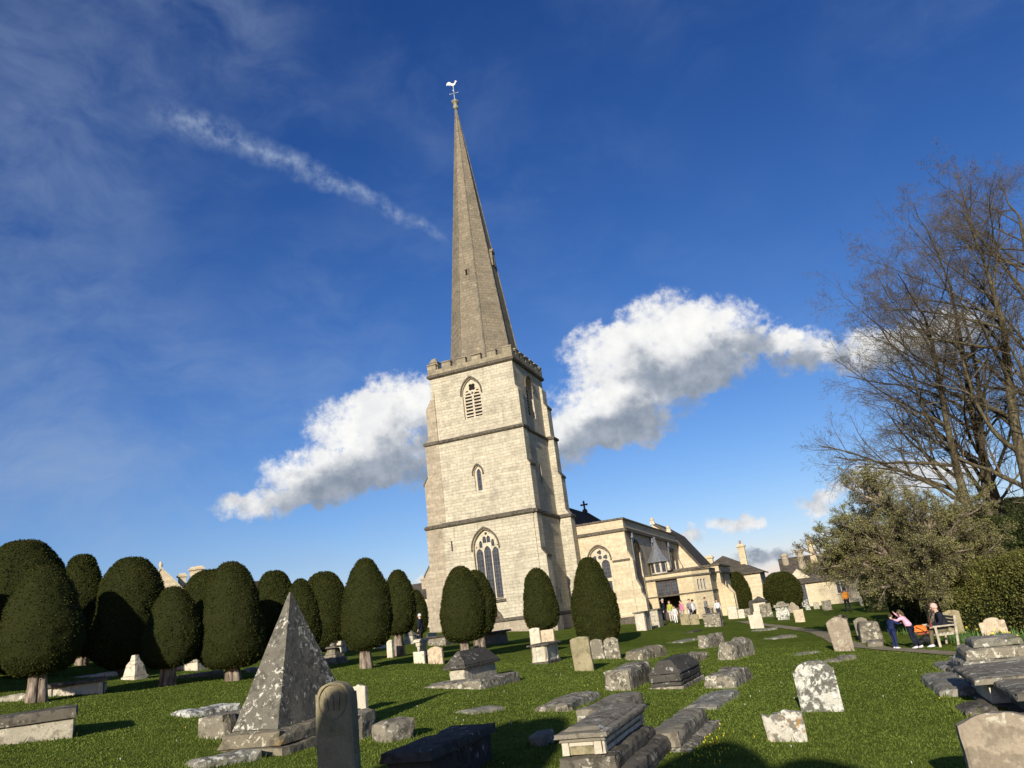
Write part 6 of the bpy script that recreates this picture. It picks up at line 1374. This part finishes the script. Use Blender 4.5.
def person(label, pos, H, face, top, legs, hair, pose={}, coat=1.22, long_hair=False, hat=None, sleeves=True, skirt=False, shoes=(.03, .03, .03), group=None, sink=0, bald=False):
    J = {k: Vector(v) for k, v in J0.items()}
    for k, v in pose.items(): J[k] = Vector(v)
    for k in J: J[k] = J[k]*H
    root = empty('person', pos, face, label, 'person', group)
    hd = (J['hd1']); nrm = (J['hd2']-J['hd0']).normalized(); fwd = Vector(pose.get('look', (0, 1, 0))).normalized()
    side = fwd.cross(nrm).normalized()
    def face_(q):
        q.ball(hd+fwd*.058*H-nrm*.0*H, .013*H, 6, 5); q.ball(hd+side*.056*H, .014*H, 6, 4); q.ball(hd-side*.056*H, .014*H, 6, 4)
        q.ball(hd+fwd*.046*H-nrm*.032*H, .016*H, 6, 4, (1, .6, .5)); 
        for s_ in (-1, 1): q.ball(hd+fwd*.049*H+side*.02*H*s_+nrm*.012*H, .007*H, 6, 4)
        for hk, wk in (('haL', 'wrL'), ('haR', 'wrR')):
            d = (J[hk]-J[wk]).normalized(); pp_ = d.orthogonal().normalized()
            for f_ in range(4): o_ = pp_*(f_-1.5)*.008*H; q.tube([J[hk]+o_-d*.005*H, J[hk]+o_+d*.02*H*(1-.08*abs(f_-1.3)), J[hk]+o_+d*.034*H*(1-.1*abs(f_-1.3))+fwd*.004*H], [.0052*H, .0048*H, .0036*H], 5)
            q.tube([J[wk]+d*.012*H-pp_*.012*H, J[wk]+d*.03*H-pp_*.026*H, J[wk]+d*.045*H-pp_*.028*H], [.006*H, .0055*H, .004*H], 5)
    skinned('body', J, BONES, lambda k: rad_of(k)*H, SKIN, root, 'pel', 2, face_)
    tb_ = [('pel', 'spi'), ('spi', 'che'), ('che', 'nek'), ('che', 'shL'), ('che', 'shR'), ('shL', 'elL'), ('shR', 'elR')]+([('elL', 'wrL'), ('elR', 'wrR')] if sleeves else [])
    skinned('jacket', J, tb_, lambda k: rad_of(k)*H*(coat if k != 'nek' else 1.12)*(1.12 if k == 'pel' else 1), cloth('cloth', top), root, 'pel')
    lb_ = [('pel', 'hiL'), ('pel', 'hiR'), ('hiL', 'knL'), ('hiR', 'knR'), ('knL', 'anL'), ('knR', 'anR')]
    skinned('trousers', J, lb_, lambda k: rad_of(k)*H*(1.16 if k != 'pel' else 1.08)*(1.15 if k[:2] == 'an' else 1), cloth('cloth', legs), root, 'pel')
    sh = MB()
    for s_ in 'LR':
        a, t_ = J['an'+s_], J['to'+s_]; d = (t_-a); sh.tube([a-d*.25+Vector((0, 0, -.012*H)), a.lerp(t_, .4)+Vector((0, 0, -.008*H)), t_+d*.12], [.03*H, .03*H, .018*H], 8)
    sh.build('shoes', cloth('shoe', shoes), root, True)
    if hair or hat:
        q = MB(); c_ = hd+nrm*.012*H-fwd*.012*H; q.ball(c_, .066*H, 12, 8, (1, 1, 1.05))
        q.v = [tuple(v) for v in q.v]
        # keep the cap off the face
        q2 = MB(); keep = []
        for f_ in q.f:
            ct = sum((Vector(q.v[i]) for i in f_), Vector())/len(f_)-c_
            if ct.dot(fwd) < .022*H+max(0, ct.dot(nrm))*1.3 and ct.dot(nrm) > -.035*H-(.0 if not long_hair else .05*H): keep.append(f_)
        q2.v = q.v; q2.f = keep; q2.mi = [0]*len(keep)
        if long_hair: q2.tube([c_-fwd*.03*H, c_-fwd*.05*H-nrm*.07*H, c_-fwd*.04*H-nrm*.14*H], [.05*H, .045*H, .02*H], 9)
        q2.build('hair' if not hat else 'hat', cloth('hair' if not hat else 'hat', hat or hair), root, True)
    return root
def gp(px, py, r=None):
    c = G(px, py) if r is None else at_r(px, py, r); c.z = gz(c.x, c.y); return c
def toward(c, deg): return math.atan2(-c.x, c.y)+R(deg)   # 0 = walking straight away from the camera, +90 = facing image left
walk = dict(knL=(-.056, .075, .30), anL=(-.058, .09, .05), toL=(-.064, .18, .03), hiL=(-.052, .01, .505), knR=(.056, -.02, .29), anR=(.058, -.16, .075), toR=(.062, -.085, .02), elL=(-.14, -.06, .65), wrL=(-.15, -.04, .51), haL=(-.152, -.02, .47), elR=(.14, .04, .65), wrR=(.145, .12, .54), haR=(.147, .15, .51))
c = gp(848.5, 609, 64); person('person in an orange coat and dark trousers walking on the far grass', c, 1.68, toward(c, 25), (.75, .28, .04), (.03, .03, .035), (.05, .035, .02), walk, 1.4)
pp_ = [
 (666.5, 625, 62.5, 1.78, 95, 'tall man in a dark navy suit standing at the porch doorway', (.015, .018, .03), (.015, .018, .03), (.35, .3, .25), {}, 1.3),
 (684, 622, 61.5, 1.62, 120, 'woman in a pink jacket by the porch, turned left', (.78, .28, .38), (.5, .42, .35), (.05, .035, .025), {}, 1.45),
 (672.5, 623, 63, 1.6, 150, 'person in a yellow green top inside the porch entrance', (.55, .55, .12), (.55, .5, .45), (.2, .12, .06), {}, 1.3),
 (676.5, 622.5, 60.5, 1.25, 170, 'small figure in a white dress in front of the porch doorway', (.8, .76, .7), (.75, .72, .68), (.14, .09, .05), {}, 1.5),
 (690.5, 623, 61, 1.1, 100, 'dark haired child in white beside the woman in pink', (.75, .74, .7), (.1, .1, .12), (.03, .02, .02), {}, 1.3),
 (696, 622, 60, 1.66, 60, 'person in a white shirt and black trousers walking along the porch wall', (.8, .8, .78), (.02, .02, .022), (.04, .03, .02), walk, 1.3),
 (692.5, 621, 63.5, 1.66, 200, 'person in a grey top standing left of the white shirted walker', (.3, .28, .27), (.05, .05, .06), (.03, .02, .02), {}, 1.25),
 (708, 616, 66, 1.7, 250, 'person in a dusty grey top walking past the vestry wall', (.27, .27, .25), (.06, .06, .07), (.05, .035, .03), walk, 1.25),
 (720, 620, 64, 1.5, 200, 'person in white seen from the waist up behind the rubble chest tomb', (.85, .85, .85), (.05, .05, .06), (.06, .035, .03), {}, 1.35),
 (421.5, 640, 41, 1.55, 70, 'person in dark clothes standing among tombs left of the tower', (.02, .025, .04), (.02, .02, .025), (.6, .58, .55), {}, 1.35)]
for (px, py, r, H, fc, lb, top, legs, hair, pose, ct) in pp_:
    top = tuple(v*.72 for v in top); c = gp(px, py, r); person(lb, c, H, toward(c, fc), top, legs, hair, pose, ct, group='visitors standing around the church')
# two children playing by the path
c = gp(896.5, 649); person('boy in a navy tracksuit standing with the girl on the path', c, 1.06, toward(c, -55), (.02, .03, .09), (.02, .028, .08), (.06, .04, .025),
    dict(che=(0, .03, .74), nek=(0, .05, .82), hd0=(0, .06, .865), hd1=(0, .07, .93), hd2=(0, .07, .975), shL=(-.1, .05, .79), elL=(-.1, .18, .73), wrL=(-.06, .29, .74), haL=(-.05, .33, .745), shR=(.1, .05, .79), elR=(.13, .15, .7), wrR=(.1, .27, .7), haR=(.09, .31, .7)), 1.35, shoes=(.7, .7, .7))
c = gp(915, 648.6); person('girl in a pink and navy top with dark leggings leaning toward the boy', c, 1.2, toward(c, 75), (.75, .4, .5), (.015, .018, .035), (.1, .07, .04),
    dict(pel=(0, -.02, .53), spi=(0, .03, .62), che=(0, .09, .73), nek=(0, .13, .81), hd0=(0, .15, .85), hd1=(0, .165, .91), hd2=(0, .175, .955), shL=(-.1, .12, .785), elL=(-.11, .23, .72), wrL=(-.07, .33, .76), haL=(-.06, .36, .775), shR=(.1, .12, .785), elR=(.11, .22, .82), wrR=(.07, .3, .9), haR=(.06, .32, .935),
         hiL=(-.05, -.01, .505), knL=(-.055, .0, .28), anL=(-.06, -.07, .05), toL=(-.066, .03, .02), hiR=(.05, -.01, .505), knR=(.055, -.05, .29), anR=(.06, -.17, .05), toR=(.066, -.08, .02)), 1.35, long_hair=True, shoes=(.75, .7, .68))
# seated person
sp_ = bench_root.matrix_basis @ Vector((-.10, .42, 0)); bz = bc.z
seat = dict(pel=(0, 0, .30), spi=(0, .01, .39), che=(0, .035, .52), nek=(0, .06, .6), hd0=(0, .08, .64), hd1=(0, .105, .70), hd2=(0, .115, .745), shL=(-.1, .05, .575), elL=(-.13, .08, .42), wrL=(-.08, .2, .37), haL=(-.06, .24, .36), shR=(.1, .05, .575), elR=(.13, .1, .42), wrR=(.07, .21, .4), haR=(.05, .25, .39),
            hiL=(-.055, .03, .29), knL=(-.065, .27, .29), anL=(-.065, .3, .05), toL=(-.07, .39, .018), hiR=(.055, .03, .29), knR=(.065, .27, .29), anR=(.065, .26, .05), toR=(.07, .35, .018), look=(0, 1, -.3))
person('person in dark jacket, khaki trousers and pale pink hat sitting on the bench', (sp_.x, sp_.y, bz), 1.7, bench_root.rotation_euler.z+R(90), (.018, .02, .028), (.14, .12, .07), None, seat, 1.4, hat=(.72, .45, .38), shoes=(.75, .75, .78))
# pushchair with orange cover left of the seated person
def pushchair():
    c = gp(928, 646.5); root = empty('pushchair', c, toward(c, 90), 'pushchair with bright orange cover and pink blanket in front of the bench', 'pushchair')
    blk = flat('black_frame', (.02, .02, .02), .5)
    for (x, y) in ((-.22, -.28), (.22, -.28), (-.22, .3), (.22, .3)):
        q = MB(); pts = [(x, y+.085*math.cos(a), .09+.085*math.sin(a)) for a in np.linspace(0, 2*math.pi, 17)]; q.tube(pts, .018, 6, False); q.tube([(x-.02, y, .09), (x+.02, y, .09)], .03, 8); q.build('wheel', blk, root)
    q = MB()
    for x in (-.2, .2): q.tube([(x, .3, .1), (x, -.05, .42), (x, -.34, .95)], .013, 6); q.tube([(x, -.28, .1), (x, .02, .5), (x, .2, .62)], .013, 6)
    q.tube([(-.2, -.34, .95), (.2, -.34, .95)], .018, 8); q.build('frame', blk, root)
    q = MB(); q.rbox(-.19, .19, -.22, .22, .38, .46, .1, .015, 5); q.rbox(-.19, .19, -.28, -.2, .47, .85, .1, .015, 6, 0, .02); q.build('seat', cloth('orange_cover', (.3, .08, .04)), root)
    q = MB(); q.rbox(-.2, .2, -.12, .3, .475, .66, .1, .04, 7, .03, .04, rnd=.06); q.build('cover', cloth('orange_cover', (.8, .2, .04)), root)
    q = MB(); q.rbox(-.16, .16, .27, .43, .36, .6, .08, .04, 8, .03, .03, rnd=.06); q.build('blanket', cloth('pink_blanket', (.6, .42, .38)), root)
    q = MB(); q.rbox(-.16, .16, -.2, .18, .15, .33, .1, .03, 9, rnd=.05); q.build('basket', blk, root)
pushchair()
# ------------------------------------------------------------------ yews standing behind the photographer (they throw the shade at the bottom of the picture)
def shade_yew(tipx, tipy, back, width, seed, label, topw=.5):
    """place a clipped yew so that its top throws shade to this ground pixel"""
    g_ = G(tipx, tipy); L = back; p = g_-sd*(L/math.cos(R(SEL))); base = gz(p.x, p.y); H = p.z-base
    root = empty('clipped_yew', (p.x, p.y, base), 0, label, 'tree', 'clipped yews in the churchyard')
    q = MB(); q.tube([(0, 0, -.3), (.05, 0, .6), (0, 0, 1.0)], [.3, .22, .25], 9); q.build('trunk', M['yewbark'], root, True)
    q = MB(); n = 28; pr = []
    for i in range(n+1): t_ = .5-.5*math.cos(math.pi*i/n); pr.append((max(.01, width*(math.sin(math.pi*t_**.68))**topw), .75+(H-.75)*t_))
    q.lathe(pr, 0, 0, 32); q.v = [tuple(Vector(v)+noise.noise_vector(Vector(v)*1.5+Vector((seed, 0, 0)))*.07) for v in q.v]; q.build('crown', M['yewcore'], root, True)
shade_yew(718, 742, 18.0, 1.3, 1, 'clipped yew behind the viewer shading the lower right grass')
shade_yew(812, 760, 17.0, 1.5, 2, 'clipped yew behind the viewer, right of the others')
shade_yew(556, 716, 19.5, 1.25, 3, 'clipped yew behind the viewer shading the ornate tomb')
shade_yew(522, 720, 18.5, .6, 4, 'clipped yew behind the viewer shading the black lidded tomb')
shade_yew(456, 742, 17.2, .7, 6, 'clipped yew behind the viewer, second from the left')
shade_yew(330, 776, 16.5, .8, 5, 'clipped yew behind the viewer shading the carved headstone foot')

# longer tufts of grass left by the mower round every stone
def tufts():
    rng = np.random.default_rng(12); P = []
    for (x, y, w, l, rz) in FOOT+[(-4.4, 13.6, 1.4, 2.4, -YAW)]:
        d = math.hypot(x, y)
        if d > 42: continue
        per = 2*(w+l); n = int(per*min(170, 1500/d))
        for _ in range(n):
            s_ = rng.random()*per; o = abs(rng.normal(0, .035))
            if s_ < w: px, py = s_-w/2, -l/2-o
            elif s_ < 2*w: px, py = s_-w-w/2, l/2+o
            elif s_ < 2*w+l: px, py = -w/2-o, s_-2*w-l/2
            else: px, py = w/2+o, s_-2*w-l-l/2
            P.append((x+math.cos(rz)*px-math.sin(rz)*py, y+math.sin(rz)*px+math.cos(rz)*py, d))
    P = np.array(P); N = len(P); z = np.array([gz(a, b) for a, b, _ in P]); d = P[:, 2]
    h = rng.gamma(4, .013, N); w = rng.uniform(.002, .004, N)*(1+d/9); a = rng.uniform(0, 6.283, N); ln = rng.normal(0, .45, (N, 2))*h[:, None]
    B = np.stack([P[:, 0], P[:, 1], z-.01], -1); D = np.stack([np.cos(a)*w, np.sin(a)*w, 0*w], -1); T = B+np.stack([ln[:, 0], ln[:, 1], h], -1)
    V = np.stack([B-D, B+D, T], 1).reshape(-1, 3)
    tag(mesh_np('grass', V, np.arange(N*3).reshape(-1, 3), bpy.data.materials['grass_blades']), 'longer tufts of grass around the feet of the stones', 'grass', kind='stuff')
tufts()
cam = bpy.data.cameras.new('camera'); co = bpy.data.objects.new('camera', cam); COL.objects.link(co)
cam.sensor_width = 36; cam.lens = 36*FOC/1024; cam.clip_start = .05; cam.clip_end = 6000
zx = -Vector(_F); mtx = Matrix((Vector(CR), Vector(CU), zx)).transposed().to_4x4(); co.matrix_world = mtx
scene.camera = co
vs_ = scene.view_settings; vs_.view_transform = 'Standard'; vs_.look = 'None'; vs_.exposure = 0.25; vs_.gamma = 1; vs_.use_curve_mapping = False
scene.render.film_transparent = False
cy = scene.cycles; cy.max_bounces = 6; cy.diffuse_bounces = 3; cy.glossy_bounces = 2; cy.caustics_reflective = False; cy.caustics_refractive = False
